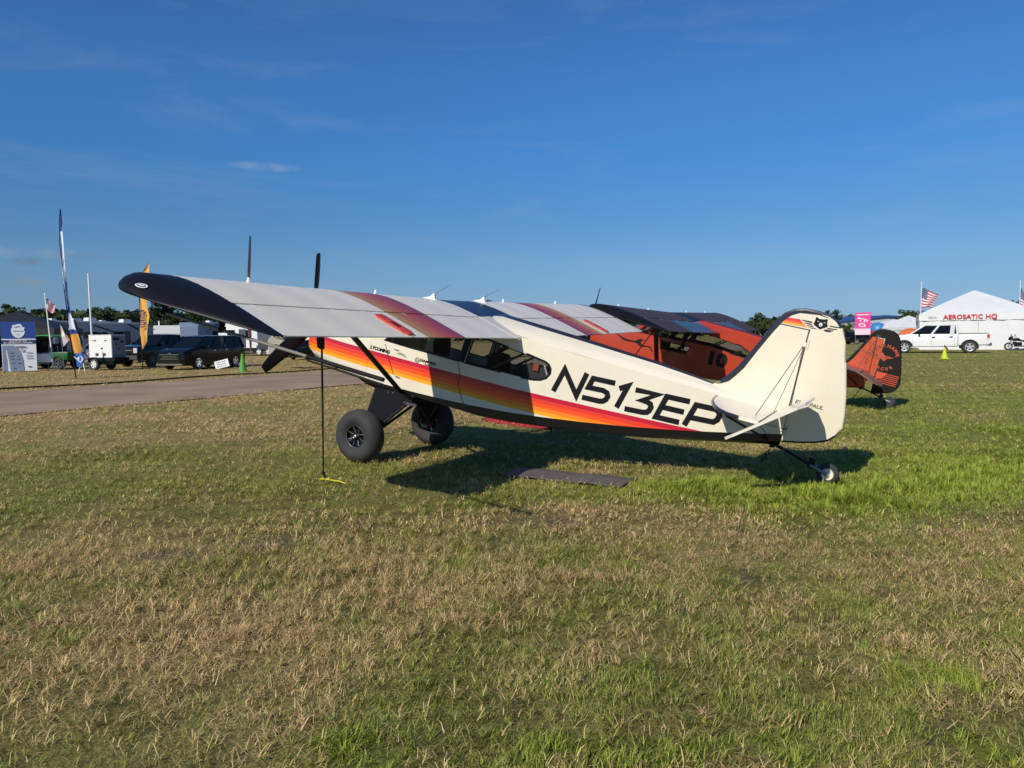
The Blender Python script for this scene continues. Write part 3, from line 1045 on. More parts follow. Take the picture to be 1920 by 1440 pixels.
def build_aircraft(root, cfg):
    body, wingm, tipm = cfg['body'], cfg['wing'], cfg['tip']
    nose = cfg.get('nose', 0.0)

    # ---- fuselage shell: two side walls with window openings, belly, decking
    front = [(-0.20, 1.295), (0.2, 1.288), (1.04, 1.29), (1.115, 1.77), (0.30, 1.80)]
    rear = [(1.15, 1.292), (1.6, 1.30), (2.02, 1.305), (2.16, 1.315), (2.25, 1.335), (2.32, 1.375), (2.36, 1.44), (2.355, 1.50), (2.325, 1.545), (2.27, 1.573),
            (2.04, 1.61), (1.66, 1.645), (1.215, 1.69)]
    front = cfg.get('front', front)
    rear = cfg.get('rear', rear)
    lower = cfg.get('lower')
    holes = [front, rear] + ([lower] if lower else [])
    bot = [(-0.45, 0.625), (0.5, 0.635), (1.5, 0.65), (1.9, 0.69), (2.31, 0.745), (3.0, 0.86), (3.61, 0.965), (4.25, 1.11), (5.19, 1.335)]
    top = [(5.19, 1.66), (4.6, 1.69), (4.09, 1.71), (2.69, 1.76), (1.9, 1.81), (1.5, 1.865), (0.25, 1.885), (-0.33, 1.31), (-0.45, 1.31)]
    bm = bmesh.new()
    for sgn in (1, -1):
        loops = [bot + top] + holes
        tri = tessellate_polygon([[Vector((u, v, 0)) for u, v in lp] for lp in loops])
        pts = [p for lp in loops for p in lp]
        b2 = bmesh.new()
        vs = [b2.verts.new((u, 0, v)) for u, v in pts]
        for t in tri:
            try:
                b2.faces.new([vs[i] for i in t])
            except ValueError:
                pass
        bmesh.ops.bisect_plane(b2, geom=b2.verts[:] + b2.edges[:] + b2.faces[:], plane_co=(1.9, 0, 0), plane_no=(1, 0, 0))
        b2.verts.index_update()
        nv = [bm.verts.new(A(v.co.x, sgn * half_w(v.co.x), v.co.z)) for v in b2.verts]
        for fc in b2.faces:
            ids = [v.index for v in fc.verts]
            bm.faces.new([nv[i] for i in ids])
        b2.free()
    # belly with a shallow keel
    rows = []
    for x, z in bot:
        w = half_w(x)
        rows.append([bm.verts.new(A(x, y, zz)) for y, zz in ((w, z), (w * 0.6, z - 0.03), (0, z - 0.042), (-w * 0.6, z - 0.03), (-w, z))])
    for a, b in zip(rows[:-1], rows[1:]):
        for k in range(4):
            bm.faces.new((a[k], a[k + 1], b[k + 1], b[k]))
    # rounded decking behind the wing, dark stripe down its centre
    rows = []
    for x in (1.30, 1.42, 1.7, 2.0, 2.45, 3.0, 3.58, 4.1, 4.4, 4.8, 5.19):
        zt = lerp(x, [1.30, 1.42, 2.45, 3.58, 4.1, 4.4, 5.19], [1.985, 2.008, 1.955, 1.885, 1.828, 1.79, 1.70])
        zl = lerp(x, [1.3, 1.5, 1.9, 2.69, 4.09, 4.6, 5.19], [1.885, 1.865, 1.81, 1.76, 1.71, 1.69, 1.66])
        w = half_w(x)
        s = max(0.006, cfg.get('deck_w', 0.125) * (1 - (x - 1.3) / 3.1))
        prof = []
        for sg in (1, -1):
            for fr, hz in ((1.0, 0.0), (0.84, 0.40), (0.58, 0.74)):
                prof.append((sg, w * fr, zl + (zt - zl) * hz))
        line = [(w, zl), (w * 0.80, zl + (zt - zl) * 0.30), (w * 0.55, zl + (zt - zl) * 0.57), (min(s, w * 0.45), zl + (zt - zl) * 0.80), (0, zt)]
        line = line + [(-a, b) for a, b in line[:-1][::-1]]
        rows.append([bm.verts.new(A(x, y, z)) for y, z in line])
    for a, b in zip(rows[:-1], rows[1:]):
        for k in range(8):
            fc = bm.faces.new((a[k], a[k + 1], b[k + 1], b[k]))
            fc.material_index = 1 if k in (3, 4) and cfg.get('deckstripe', True) else 0
    bm.faces.new(rows[0])
    # engine cowling
    rings = []
    secs = [(-0.452, .402, .625, 1.36, 7), (-0.9, .398, .64, 1.39, 6), (-1.3, .375, .69, 1.385, 5), (-1.55, .345, .72, 1.365, 4), (-1.68, .30, .765, 1.325, 3.4), (-1.735, .23, .83, 1.27, 3)]
    for x, w, z0, z1, e in secs:
        x = -0.452 + (x + 0.452) * (1 + nose)
        ring = []
        for k in range(36):
            t = 2 * PI * k / 36
            c, s = math.cos(t), math.sin(t)
            yy = w * math.copysign(abs(c) ** (2 / e), c)
            zz = (z0 + z1) / 2 + (z1 - z0) / 2 * math.copysign(abs(s) ** (2 / e), s)
            ring.append(bm.verts.new(A(x, yy, zz)))
        rings.append(ring)
    for a, b in zip(rings[:-1], rings[1:]):
        for k in range(36):
            bm.faces.new((a[k], a[(k + 1) % 36], b[(k + 1) % 36], b[k]))
    bmesh.ops.recalc_face_normals(bm, faces=bm.faces)
    me = bpy.data.meshes.new('fuselage')
    bm.to_mesh(me)
    bm.free()
    me.materials.append(body)
    me.materials.append(cfg.get('deck', K['navy']))
    me.shade_smooth()
    me.set_sharp_from_angle(angle=math.radians(30))
    fus = bpy.data.objects.new('fuselage', me)
    COL.objects.link(fus)
    fus.parent = root

    xn = -0.452 + (-1.735 + 0.452) * (1 + nose)
    # dark cowl mouth and inlets
    mb = MB()
    mb.lathe([(0.0, 0.0), (0.225, 0.0)], A(xn + 0.012, 0, 1.05), axis='x', n=28)
    mb.build('cowl_mouth', K['satin'], root, smooth=None)
    for sg in (1, -1):
        mb = MB()
        mb.lathe([(0.0, -0.012), (0.085, -0.012), (0.095, 0.0)], A(xn - 0.004, sg * 0.13, 1.10), axis='x', n=16)
        mb.build('air_inlet', K['satin'], root)
    # exhaust and cooling scoop below the cowl
    mb = MB()
    rr = []
    for x, w, z0, z1 in ((-1.22, .12, .70, .76), (-0.95, .17, .60, .74), (-0.62, .19, .50, .70), (-0.42, .19, .475, .68), (-0.27, .17, .50, .66), (-0.2, .12, .58, .66)):
        rr.append([A(x, w * math.cos(2 * PI * k / 14), (z0 + z1) / 2 + (z1 - z0) / 2 * math.sin(2 * PI * k / 14)) for k in range(14)])
    mb.loft(rr, cap0=True, cap1=True)
    mb.build('belly_scoop', K['satin'], root)

    # ---- glazing
    for sgn in (1, -1):
        side_plate('window', [front], K['window'], root, sgn, -0.012)
        side_plate('window', [rear], K['window'], root, sgn, -0.012)
        if lower:
            side_plate('window', [lower], K['window'], root, sgn, -0.012)
            strokes_on_side('window_frame', [lower + [lower[0], lower[1]]], 0.022, K['black'], root, sgn, 0.003)
        strokes_on_side('window_frame', [front + [front[0], front[1]], rear + [rear[0], rear[1]]], 0.030, K['black'], root, sgn, 0.003)
        strokes_on_side('door_post', [[(1.085, 1.285), (1.165, 1.76)]], 0.075, K['satin'], root, sgn, 0.006)
    mb = MB()
    rr = []
    for i in range(9):
        t = -1 + 2 * i / 8
        y = 0.40 * t
        bulge = 0.10 * (1 - t * t)
        rr.append([A(-0.33 - bulge, y, 1.32 + 0.07 * (1 - t * t)), A(0.27 - bulge * 0.2, y, 1.90)])
    mb.loft(rr, closed=False)
    mb.build('windscreen', K['window'], root, recalc=False)
    # cabin contents
    for x in (0.42, 1.42):
        mb = MB()
        mb.loft([[A(x + 0.02 + a, y, z) for a, y in ((-.06, -w), (.06, -w * .9), (.06, w * .9), (-.06, w))] for z, w in ((.86, .25), (1.25, .26), (1.40, .23), (1.47, .15))], cap0=True, cap1=True)
        st_ = mb.build('seat_back', K['fabric_dark'], root)
        MB().box(A(x - 0.24, 0, 0.90), (0.48, 0.50, 0.14)).build('seat', K['fabric_dark'], root)
    mb = MB()
    mb.box(A(-0.16, 0, 1.22), (0.16, 0.74, 0.40))
    mb.build('instrument_panel', K['satin'], root)
    MB().box(A(0.8, 0, 0.70), (2.3, 0.74, 0.03)).build('cabin_floor', K['satin'], root)
    MB().box(A(2.34, 0, 1.10), (0.05, 0.66, 0.70)).build('cabin_bulkhead', K['satin'], root)
    for sg in (1, -1):
        for p0, p1 in (((1.50, 0.33, 1.29), (2.02, 0.33, 1.66)), ((0.28, 0.36, 1.84), (-0.28, 0.36, 1.26)), ((1.10, 0.36, 0.7), (1.14, 0.36, 1.84))):
            mb = MB()
            mb.tube([A(p0[0], sg * p0[1], p0[2]), A(p1[0], sg * p1[1], p1[2])], 0.016)
            mb.build('cabin_tube', K['grey'], root)
    if cfg.get('clutter'):
        mb = MB()
        mb.box(A(2.12, 0.20, 1.38), (0.26, 0.22, 0.20), 0, 0.3)
        mb.box(A(1.90, 0.05, 1.33), (0.24, 0.3, 0.16), 0, -0.2)
        for k in range(7):
            mb.box(A(1.97 + 0.02 * k, 0.325 - 0.004 * k, 1.52 - 0.035 * k), (0.02, 0.02, 0.02), 1)
        mb.box(A(2.14, 0.325, 1.47), (0.07, 0.03, 0.09), 2, 0.2)
        mb.tube([A(2.25, 0.33, 1.53), A(2.32, 0.325, 1.40)], 0.012, 6, 3)
        mb.build('baggage', [K['darkgrey'], K['grey'], mat("orange_cloth", '#c05a38', 0.8), K['whiteplastic']], root)

    # ---- propeller, three blades
    hub = A(xn - 0.17, 0, 1.13)
    prop = MB()
    prop.lathe([(0.0, 0.30), (0.05, 0.27), (0.10, 0.19), (0.125, 0.08), (0.13, 0.0), (0.12, -0.02), (0.0, -0.02)], hub, axis='x', n=24)
    sp = prop.build('spinner', K['black'], root)
    for k in range(3):
        a = math.radians(cfg['blade'] + 120 * k)
        e = Vector((0, math.sin(a), math.cos(a)))                     # along the blade
        tdir = Vector((0, math.cos(a), -math.sin(a)))                 # in the disc
        ax = Vector((1, 0, 0))
        rr = []
        for r, c, pitch, sweep, th in ((0.10, .09, 50, 0, .05), (0.22, .15, 42, 0, .035), (0.45, .215, 33, .012, .025), (0.70, .215, 25, .015, .018), (0.92, .185, 20, .01, .013), (1.07, .15, 17, 0, .009), (1.13, .115, 16, .0, .006)):
            pr = math.radians(pitch)
            cd = -tdir * math.cos(pr) + ax * math.sin(pr)
            nd = tdir * math.sin(pr) + ax * math.cos(pr)
            o = Vector(hub) + e * r + cd * sweep
            rr.append([tuple(o + cd * c * (math.cos(q) * 0.5) + nd * th * math.sin(q)) for q in [2 * PI * j / 10 for j in range(10)]])
        mb = MB().loft(rr, cap0=True, cap1=True)
        mb.build('propeller_blade', K['satin'], root, smooth=50)

    # ---- wings
    uh = 0.632
    for sgn in (1, -1):
        ys = [0.50, 1.0, 1.78, 2.5, 3.4, 4.2, 4.56]
        mb = MB()
        rings = [wing_ring(sgn * y, 0.0, uh) for y in ys]
        mb.loft(rings, cap0=True, cap1=True)
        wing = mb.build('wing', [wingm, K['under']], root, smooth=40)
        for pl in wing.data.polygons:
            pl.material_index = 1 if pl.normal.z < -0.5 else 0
        # rounded, drooping tip
        tip = MB()
        rr = []
        for y, x0, x1, th in ((4.555, .265, 1.89, 1.0), (4.64, .262, 1.86, 1.0), (4.72, .262, 1.67, 1.03), (4.80, .268, 1.46, 1.06), (4.87, .31, 1.26, .93), (4.93, .37, 1.12, .74), (4.975, .44, .99, .50), (5.005, .52, .86, .27), (5.018, .60, .76, .10)):
            rr.append(wing_ring(sgn * y, 0.0, 1.0, x0, x1 - x0, 1.0))
            # keep the tip thick although its chord gets short
            for i, p in enumerate(rr[-1]):
                zc = WING['zte'] + (WING['xte'] + p[0]) * WING['inc'] + y * WING['dih']
                k = th * 1.625 / max(0.25, x1 - x0) * (0.55 + 0.45 * (x1 - x0) / 1.625)
                low = 1.0 if p[2] > zc else 1.0 + 0.7 * max(0.0, min(1.0, (y - 4.56) / 0.16))
                rr[-1][i] = (p[0], p[1], zc + (p[2] - zc) * min(k, 4.2) * low)
        tip.loft(rr, cap0=True, cap1=True)
        tp = tip.build('wing_tip', [tipm, K['under']], wing, smooth=60)
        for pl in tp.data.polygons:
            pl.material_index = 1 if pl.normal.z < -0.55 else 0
        # flap and aileron, hinged behind a narrow gap
        for nm, y0, y1, m in (('flap', 0.53, 2.765, cfg.get('flap', wingm)), ('aileron', 2.80, 4.535, wingm)):
            rr = []
            for y in [y0 + (y1 - y0) * i / 4 for i in range(5)]:
                ring = wing_ring(sgn * y, 0.650, 1.0, n=7)
                up, lo = ring[:7], ring[7:]
                mid = tuple((up[-1][i] + lo[0][i]) / 2 + (0.014 if i == 0 else 0) for i in range(3))
                rr.append(up + [mid] + lo)
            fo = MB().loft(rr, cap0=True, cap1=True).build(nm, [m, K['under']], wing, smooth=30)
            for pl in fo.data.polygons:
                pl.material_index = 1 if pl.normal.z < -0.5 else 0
        for y in (0.62, 1.4, 2.2, 2.9, 3.35, 4.35):
            z = WING['zte'] + (WING['xte'] - 1.30) * WING['inc'] + y * WING['dih'] + 0.060 * 1.625
            MB().box(A(1.315, sgn * y, z), (0.055, 0.018, 0.012)).build('hinge_bracket', K['whiteplastic'], wing, smooth=None)
        if cfg.get('edge_tape'):
            for y in (2.782, 4.545):
                mb = MB()
                up = [wing_pt(WING['xte'] - WING['chord'], WING['chord'], u, sgn * y, lerp(u, U_AIR, Z_UP) + 0.0022) for u in (0.655, 0.75, 0.85, 0.95, 1.0)]
                mb.loft([[(p[0], p[1] - 0.013, p[2]), (p[0], p[1] + 0.013, p[2])] for p in up], closed=False)
                mb.build('edge_tape', K['whiteplastic'], wing, smooth=None, recalc=False)
        # small white studs along the leading edge
        for y in (1.63, 3.62):
            mb = MB()
            zt = wing_pt(WING['xte'] - WING['chord'], WING['chord'], 0.11, sgn * y, 0.079)
            mb.tube([zt, (zt[0], zt[1], zt[2] + 0.05)], [0.022, 0.014], 8)
            mb.build('stud', K['whiteplastic'], wing)
        # lift strut
        mb = MB()
        s0, s1 = cfg.get('strut', ((0.19, 0.41, 0.655), (0.90, 2.83, 1.845)))
        lo, hi = Vector(A(s0[0], sgn * s0[1], s0[2])), Vector(A(s1[0], sgn * s1[1], s1[2]))
        d = (hi - lo).normalized()
        c = Vector((1, 0, 0)) - d * d.x
        c.normalize()
        nn = d.cross(c)
        mb.loft([[tuple(p + c * 0.058 * math.cos(t) + nn * 0.022 * math.sin(t)) for t in [2 * PI * k / 12 for k in range(12)]] for p in (lo, lo + d * 1.2, hi)], cap0=True, cap1=True)
        mb.build('lift_strut', K['satin'], root)
    # centre section: dark glazed cabin roof between the wings
    rr = [wing_ring(y, 0.0, uh) for y in (-0.498, -0.25, 0, 0.25, 0.498)]
    MB().loft(rr, cap0=True, cap1=True).build('skylight', cfg.get('roof', K['skylight']), root, smooth=40)
    # fairing between cabin roof and the flaps
    for sgn in (1, -1):
        mb = MB()
        up = [wing_pt(WING['xte'] - WING['chord'], WING['chord'], u, sgn * 0.46, lerp(u, U_AIR, Z_UP) + .001) for u in (0.632, 0.75, 0.88, 1.0)]
        mb.loft([[(p[0], sgn * 0.24, p[2] + 0.012), (p[0], sgn * 0.42, p[2] + 0.006), (p[0], sgn * 0.527, p[2] + 0.002), (p[0], sgn * 0.527, p[2] - 0.05 + 0.012 * i), (p[0], sgn * 0.24, p[2] - 0.08)] for i, p in enumerate(up)], cap0=True, cap1=True)
        mb.build('root_fairing', body, root)

    # ---- tail
    fm = cfg.get('finmap', lambda u, v: (u, v))
    def AF(u, y, v):
        q = fm(u, v)
        return A(q[0], y, q[1])
    fin_p = [p for p in FIN_EDGE if p[0] < 4.84] + [[4.845, 2.628], [5.180, 2.628], [5.180, 1.60], [4.6, 1.66], [4.28, 1.74]]
    fin_p = [p for p in fin_p if p[1] <= 2.63]
    def tfin(u, v):
        return 0.020 + 0.030 * max(0.0, min(1.0, (2.0 - v) / 0.35)) ** 2 if u < 5.18 else 0.020
    fin = MB().prism(fin_p, lambda u, v, s: AF(u, (1 if s == 0 else -1) * 0.022, v))
    fin.build('fin', cfg['fin'], root, smooth=None)
    rud_p = [[5.198, 1.352], [5.198, 2.640], [4.842, 2.640]] + [p for p in FIN_EDGE if p[1] > 2.645 or p[0] > 5.45] + FIN_EDGE[20:]
    seen, rp = set(), []
    for p in rud_p:
        if tuple(p) not in seen:
            seen.add(tuple(p))
            rp.append(p)
    MB().prism(rp, lambda u, v, s: AF(u, (1 if s == 0 else -1) * 0.022, v)).build('rudder', cfg['rudder'], root, smooth=None)
    # black leading-edge band wrapped round the fin and the top of the rudder
    outer = [(4.33, 1.795)] + [tuple(p) for p in FIN_EDGE[1:11]]
    mb = MB()
    for sgn in (1, -1):
        mb.loft([[AF(o[0], sgn * 0.0245, o[1]), AF(i[0], sgn * 0.0245, i[1])] for o, i in zip(outer, FIN_INNER)], closed=False)
    mb.tube([AF(p[0], 0, p[1]) for p in FIN_EDGE[1:14]], 0.0235, 8)
    mb.tube([AF(p[0], 0, p[1]) for p in FIN_EDGE[19:]], 0.0225, 8)
    mb.build('fin_edge', cfg.get('edge', K['navy']), root)
    mb = MB()
    mb.tube([AF(p[0], 0, p[1]) for p in FIN_EDGE[13:20]], 0.0215, 8)
    mb.build('rudder_edge', cfg['rudder'], root)
    for sgn in (1, -1):
        st = [(4.40, .06), (4.415, .28), (4.47, .64), (4.55, .90), (4.64, 1.09), (4.74, 1.20), (4.88, 1.255), (5.075, 1.255), (5.075, .06)]
        MB().prism(st, lambda u, v, s: A(u, sgn * v, 1.665 + (0.017 if s == 0 else -0.017))).build('stabilizer', cfg['stab'], root, smooth=None)
        mb = MB()
        mb.tube([A(u, sgn * v, 1.665) for u, v in st[:7]], 0.021, 8)
        mb.build('stabilizer_edge', cfg['edge'], root)
        ang = math.radians(cfg['elevator'])
        ca, sa = math.cos(ang), math.sin(ang)
        ev = [(0.0, .10), (0.0, 1.275), (-0.30, 1.28), (-0.375, 1.32), (-0.36, 1.38), (-0.28, 1.42), (0.26, 1.43), (0.39, 1.38), (0.46, 1.27), (0.475, 1.05), (0.47, .55), (0.43, .32), (0.33, .16)]
        MB().prism(ev, lambda u, v, s: A(5.10 + u * ca - (0.013 if s == 0 else -0.013) * sa, sgn * v, 1.672 + u * sa + (0.013 if s == 0 else -0.013) * ca)).build('elevator', cfg['stab'], root, smooth=None)
        # bracing
        for a, b, r in (((5.17, .02, 2.45), (4.99, .95, 1.69), .0045), ((5.18, .02, 2.44), (5.10, .50, 1.70), .0035), ((4.98, .95, 1.65), (5.06, .05, 1.36), .004)):
            mb = MB()
            mb.tube([A(a[0], sgn * a[1], a[2]), A(b[0], sgn * b[1], b[2])], r, 6)
            mb.build('brace_wire', K['darkgrey'], root)
        mb = MB()
        mb.tube([A(4.74, sgn * 1.17, 1.64), A(5.05, sgn * 0.05, 1.32)], 0.014, 8)
        mb.build('tail_strut', K['satin'], root)
        mb = MB()
        mb.tube([A(5.22, sgn * .02, 1.50), A(5.22, sgn * .13, 1.50)], 0.010, 6)
        mb.tube([A(5.22, sgn * .125, 1.50), A(4.86, sgn * .09, 1.49)], 0.0035, 5)
        mb.build('rudder_cable', K['darkgrey'], root)
    mb = MB()
    mb.box(A(5.175, 0.027, 2.465), (0.05, 0.012, 0.05))
    mb.box(A(5.215, 0.027, 2.47), (0.012, 0.014, 0.10))
    mb.build('rudder_hinge', K['cream'] if cfg.get('light_hinge') else K['darkgrey'], root)

    # ---- landing gear
    T = 0.89
    for sgn in (1, -1):
        hubp = (0, sgn * T, 0)
        w = MB()
        prof = [(.142, .060), (.150, .098), (.164, .112), (.195, .132), (.235, .146), (.278, .145), (.318, .125), (.348, .088), (.363, .045), (.3675, 0)]
        prof = prof + [(r, -h) for r, h in prof[:-1][::-1]]
        w.lathe(prof, hubp, axis='y', n=48)
        tyre = w.build('wheel', K['rubber'], root, smooth=50)
        rim = MB()
        rim.lathe([(.143, .062), (.152, .100), (.150, .106), (.146, .098), (.138, .05), (.05, .035), (.05, .07), (.0, .07)], hubp, axis='y', n=40, mi=0)
        rim.lathe([(.143, -.062), (.152, -.100), (.150, -.106), (.138, -.09), (.085, -.04), (.0, -.04)], hubp, axis='y', n=40, mi=0)
        rim.build('rim', K['black'], tyre)
        sp_ = MB()
        sp_.lathe([(.146, .1035), (.1505, .1075), (.154, .1035)], hubp, axis='y', n=40)
        sp_.build('rim_ring', K['alu'], tyre)
        for k in range(8):
            a = 2 * PI * k / 8 + 0.25
            sp_ = MB()
            sp_.tube([(0.035 * math.cos(a), hubp[1] + 0.060, 0.035 * math.sin(a)), (0.138 * math.cos(a), hubp[1] + 0.082, 0.138 * math.sin(a))], 0.006, 6)
            sp_.build('spoke', K['alu'] if k % 2 else K['darkgrey'], tyre)
        sp_ = MB()
        sp_.lathe([(.024, .05), (.024, .112), (.014, .118), (.0, .118)], hubp, axis='y', n=16)
        sp_.build('hub_cap', K['alu'], tyre)
        sp_ = MB()
        sp_.tube([(0.01, hubp[1] + 0.112, -0.01), (0.095, hubp[1] + 0.104, -0.10)], 0.012, 8)
        sp_.build('valve_arm', K['alu'], tyre)
        if sgn < 0:
            bk = MB()
            bk.lathe([(.0, .10), (.075, .10), (.085, .085), (.085, .075), (.0, .075)], hubp, axis='y', n=24, mi=0)
            bk.box((0.06, hubp[1] + 0.11, -0.07), (0.10, 0.06, 0.05), 1, 0.4)
            bk.tube([(0.02, hubp[1] + 0.12, 0.02), (0.06, hubp[1] + 0.16, 0.20), (0.05, hubp[1] + 0.3, 0.45)], 0.012, 6, 1)
            bk.build('brake', [mat("brake_red", '#6d1a1a', 0.5), K['grey']], tyre)
        # fabric covered gear vee: front and rear legs plus the panel between them
        up_f, up_r, low = (-0.20, .40, .62), (0.40, .40, .60), (0.02, T - 0.15, -.005)
        def leg_pt(xa, z, t):
            k = max(0.0, min(1.0, (0.62 - z) / 0.625))
            y = 0.40 + (T - 0.15 - 0.40) * k
            return A(xa, sgn * (y + t), z)
        pan = [(-0.225, .60), (0.36, .66), (0.43, .56), (0.36, .50), (0.13, .10), (-0.04, 0.02), (-0.10, 0.05), (-0.17, .28)]
        MB().prism(pan, lambda u, v, s: leg_pt(u, v, 0.012 if s == 0 else -0.012)).build('gear_panel', cfg['gear'], root, smooth=None)
        mb = MB()
        mb.tube([A(0.42, sgn * .40, .60), A(0.03, sgn * (T - 0.16), 0.0)], 0.026, 8)
        mb.tube([A(0.0, sgn * (T - 0.20), 0.0), A(0.0, sgn * (T + 0.05), 0.0)], 0.03, 10)
        mb.build('gear_leg', K['satin'], root)
        for p0, p1 in (((0.10, T - 0.2, 0.05), (0.22, 0.0, .44)), ((0.16, 0.40, .60), (0.22, 0, .44)), ((0.42, 0.40, .60), (0.36, 0, .52))):
            mb = MB()
            mb.tube([A(p0[0], sgn * p0[1], p0[2]), A(p1[0], sgn * p1[1], p1[2])], 0.02, 8)
            mb.build('shock_strut', K['satin'], root)
        for xa, z in ((0.34, .53), (0.22, .615), (0.10, .60), (0.02, .59)):
            mb = MB()
            mb.lathe([(0.0, sgn * 0.018), (0.010, sgn * 0.018), (0.012, 0.0)], leg_pt(xa, z, 0.010), axis='y', n=8)
            mb.build('bolt', K['alu'], root)
        mb = MB()
        mb.box(A(0.33, sgn * 0.43, .585), (0.26, 0.06, 0.09), 0, 0.0)
        mb.box(A(0.45, sgn * 0.45, .53), (0.16, 0.05, 0.035), 1, 0.2)
        mb.build('step', [K['satin'], K['darkgrey']], root)
    # tail wheel on its leaf spring
    mb = MB()
    pts = [(4.92, 1.305), (5.15, 1.295), (5.36, 1.245), (5.56, 1.185)]
    for dz in (0.0, -0.018):
        for a, b in zip(pts[:-1], pts[1:]):
            mb.add([A(a[0], -.026, a[1] + dz), A(a[0], .026, a[1] + dz), A(b[0], .026, b[1] + dz), A(b[0], -.026, b[1] + dz),
                    A(a[0], -.026, a[1] + dz - .014), A(a[0], .026, a[1] + dz - .014), A(b[0], .026, b[1] + dz - .014), A(b[0], -.026, b[1] + dz - .014)],
                   [(0, 1, 2, 3), (7, 6, 5, 4), (0, 4, 5, 1), (2, 6, 7, 3), (1, 5, 6, 2), (3, 7, 4, 0)])
    mb.tube([A(5.10, 0, 1.34), A(5.12, 0, 1.24)], 0.03, 8)
    mb.build('tail_spring', K['satin'], root)
    mb = MB()
    mb.tube([A(5.57, 0, 1.25), A(5.57, 0, 1.13)], [0.035, 0.042], 10)
    mb.tube([A(5.50, -0.09, 1.235), A(5.50, 0.09, 1.235)], 0.012, 6)
    mb.build('tail_pivot', K['satin'], root)
    mb = MB()
    for sgn in (1, -1):
        mb.tube([A(5.565, sgn * .035, 1.165), A(5.66, sgn * .068, 1.15), A(5.76, sgn * .066, 1.12)], 0.017, 8)
    mb.tube([A(5.76, -.07, 1.12), A(5.76, .075, 1.12)], 0.014, 8)
    mb.build('tail_fork', K['grey'], root)
    w = MB()
    w.lathe([(.062, .036), (.085, .044), (.108, .038), (.119, .02), (.1215, 0), (.119, -.02), (.108, -.038), (.085, -.044), (.062, -.036)], A(5.76, 0, 1.12), axis='y', n=32)
    tw = w.build('tail_wheel', K['rubber'], root, smooth=50)
    r = MB()
    r.lathe([(.0, .036), (.02, .04), (.03, .03), (.055, .03), (.063, .042), (.067, .036), (.062, -.03), (.0, -.03)], A(5.76, 0, 1.12), axis='y', n=24)
    r.build('rim', cfg.get('tailrim', K['cream']), tw)
    mb = MB()
    for k in range(5):
        mb.lathe([(.012, -.006), (.022, -.006), (.022, .006), (.012, .006), (.012, -.006)], A(5.10 - 0.012 * k, 0.02, 1.20 - 0.034 * k), axis='y' if k % 2 else 'x', n=10)
    mb.build('tie_ring', K['satin'], root)
    return fus

# ------------------------------------------------------------------ the two aircraft
def body_matrix(B, o, s=1.0):
    # columns of B: aft, left, up
    return Matrix(((-B[0][0] * s, B[0][1] * s, B[0][2] * s, o[0]),
                   (-B[1][0] * s, B[1][1] * s, B[1][2] * s, o[1]),
                   (-B[2][0] * s, B[2][1] * s, B[2][2] * s, o[2]), (0, 0, 0, 1)))

CREAM_M = body_matrix(((0.8616010878, -0.4652840233, 0.2028653328), (-0.4524799933, -0.8851599637, -0.1084144563), (-0.2300117850, -0.0016175091, 0.9731864993)),
                      (-1.68034816, 10.99872472, 0.35824814))
ORANGE_M = body_matrix(((0.8568406204, -0.4742742553, 0.2022080169), (-0.4611719477, -0.8803756667, -0.1107209111), (-0.2305310954, -0.0016175091, 0.9730636144)),
                       (3.17306808, 19.40765657, 0.36), 1.0116)

plane = thing('light_aircraft', 'cream high-wing taildragger with red orange stripes and N513EP on its side', 'aircraft', group='tail dragger aircraft parked on the grass')
plane.matrix_world = CREAM_M
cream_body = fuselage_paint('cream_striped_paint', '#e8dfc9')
cream_wing = wing_paint('grey_wing_fabric', '#ede3cf')
cfg = dict(body=cream_body, wing=cream_wing, tip=mat('tip_black', (0.008, 0.008, 0.012), 0.42, spec=0.2), fin=K['cream'], rudder=K['cream'], stab=mat('stabilizer_fabric', '#e4dccb', 0.25, coat=0.3),
           edge=K['navy'], gear=mat('gear_fabric', (0.010, 0.010, 0.015), 0.75, spec=0.06), blade=6.0, elevator=39, clutter=True, edge_tape=True, light_hinge=True)
build_aircraft(plane, cfg)

BLK = K['black']
def glyphs(ch, root, sgn):
    """one registration character: square-ended strokes following the side wall"""
    return strokes_on_side('registration_letter', LETTERS[ch], 0.066, BLK, root, sgn, 0.004)

for ch in 'N513EP':
    glyphs(ch, plane, 1)

def side_text(body, u, v, size, root, m=BLK, xs=1.0, rot=0.0, off=0.004, bold=0.002, shear=0.0, name='lettering', y=None):
    yy = half_w(u) + off if y is None else y
    slope = (half_w(u + 0.05) - half_w(u - 0.05)) / 0.1 if y is None else 0.0
    c, s = math.cos(rot), math.sin(rot)
    U = Vector((-c, slope * c, s))
    V = Vector((s, -slope * s, c))
    return text(name, body, size, m, root, frame(A(u, yy, v), U, V), bold=bold, xs=xs, shear=shear)

side_text('LYCOMING', -0.27, 1.137, 0.064, plane, xs=1.05, shear=0.2, bold=0.0035)
side_text('DIAMOND', 0.565, 1.155, 0.052, plane, xs=1.1)
small_print('lettering', (9,), 0.018, BLK, plane, frame(A(0.57, half_w(0.57) + 0.004, 1.118), (-1, 0, 0), (0, 0, 1)))
side_text('ST', -1.00, 0.955, 0.075, plane, rot=-PI / 2, xs=1.2, y=half_w(-1.0) + 0.005)
side_text('ST', -1.42, 1.03, 0.075, plane, rot=-PI / 2, xs=1.2, y=half_w(-1.42) + 0.02)

def ring2d(cu, cv, r, a0=0, a1=2 * PI, n=24):
    return [(cu + r * math.cos(a0 + (a1 - a0) * i / n), cv + r * math.sin(a0 + (a1 - a0) * i / n)) for i in range(n + 1)]

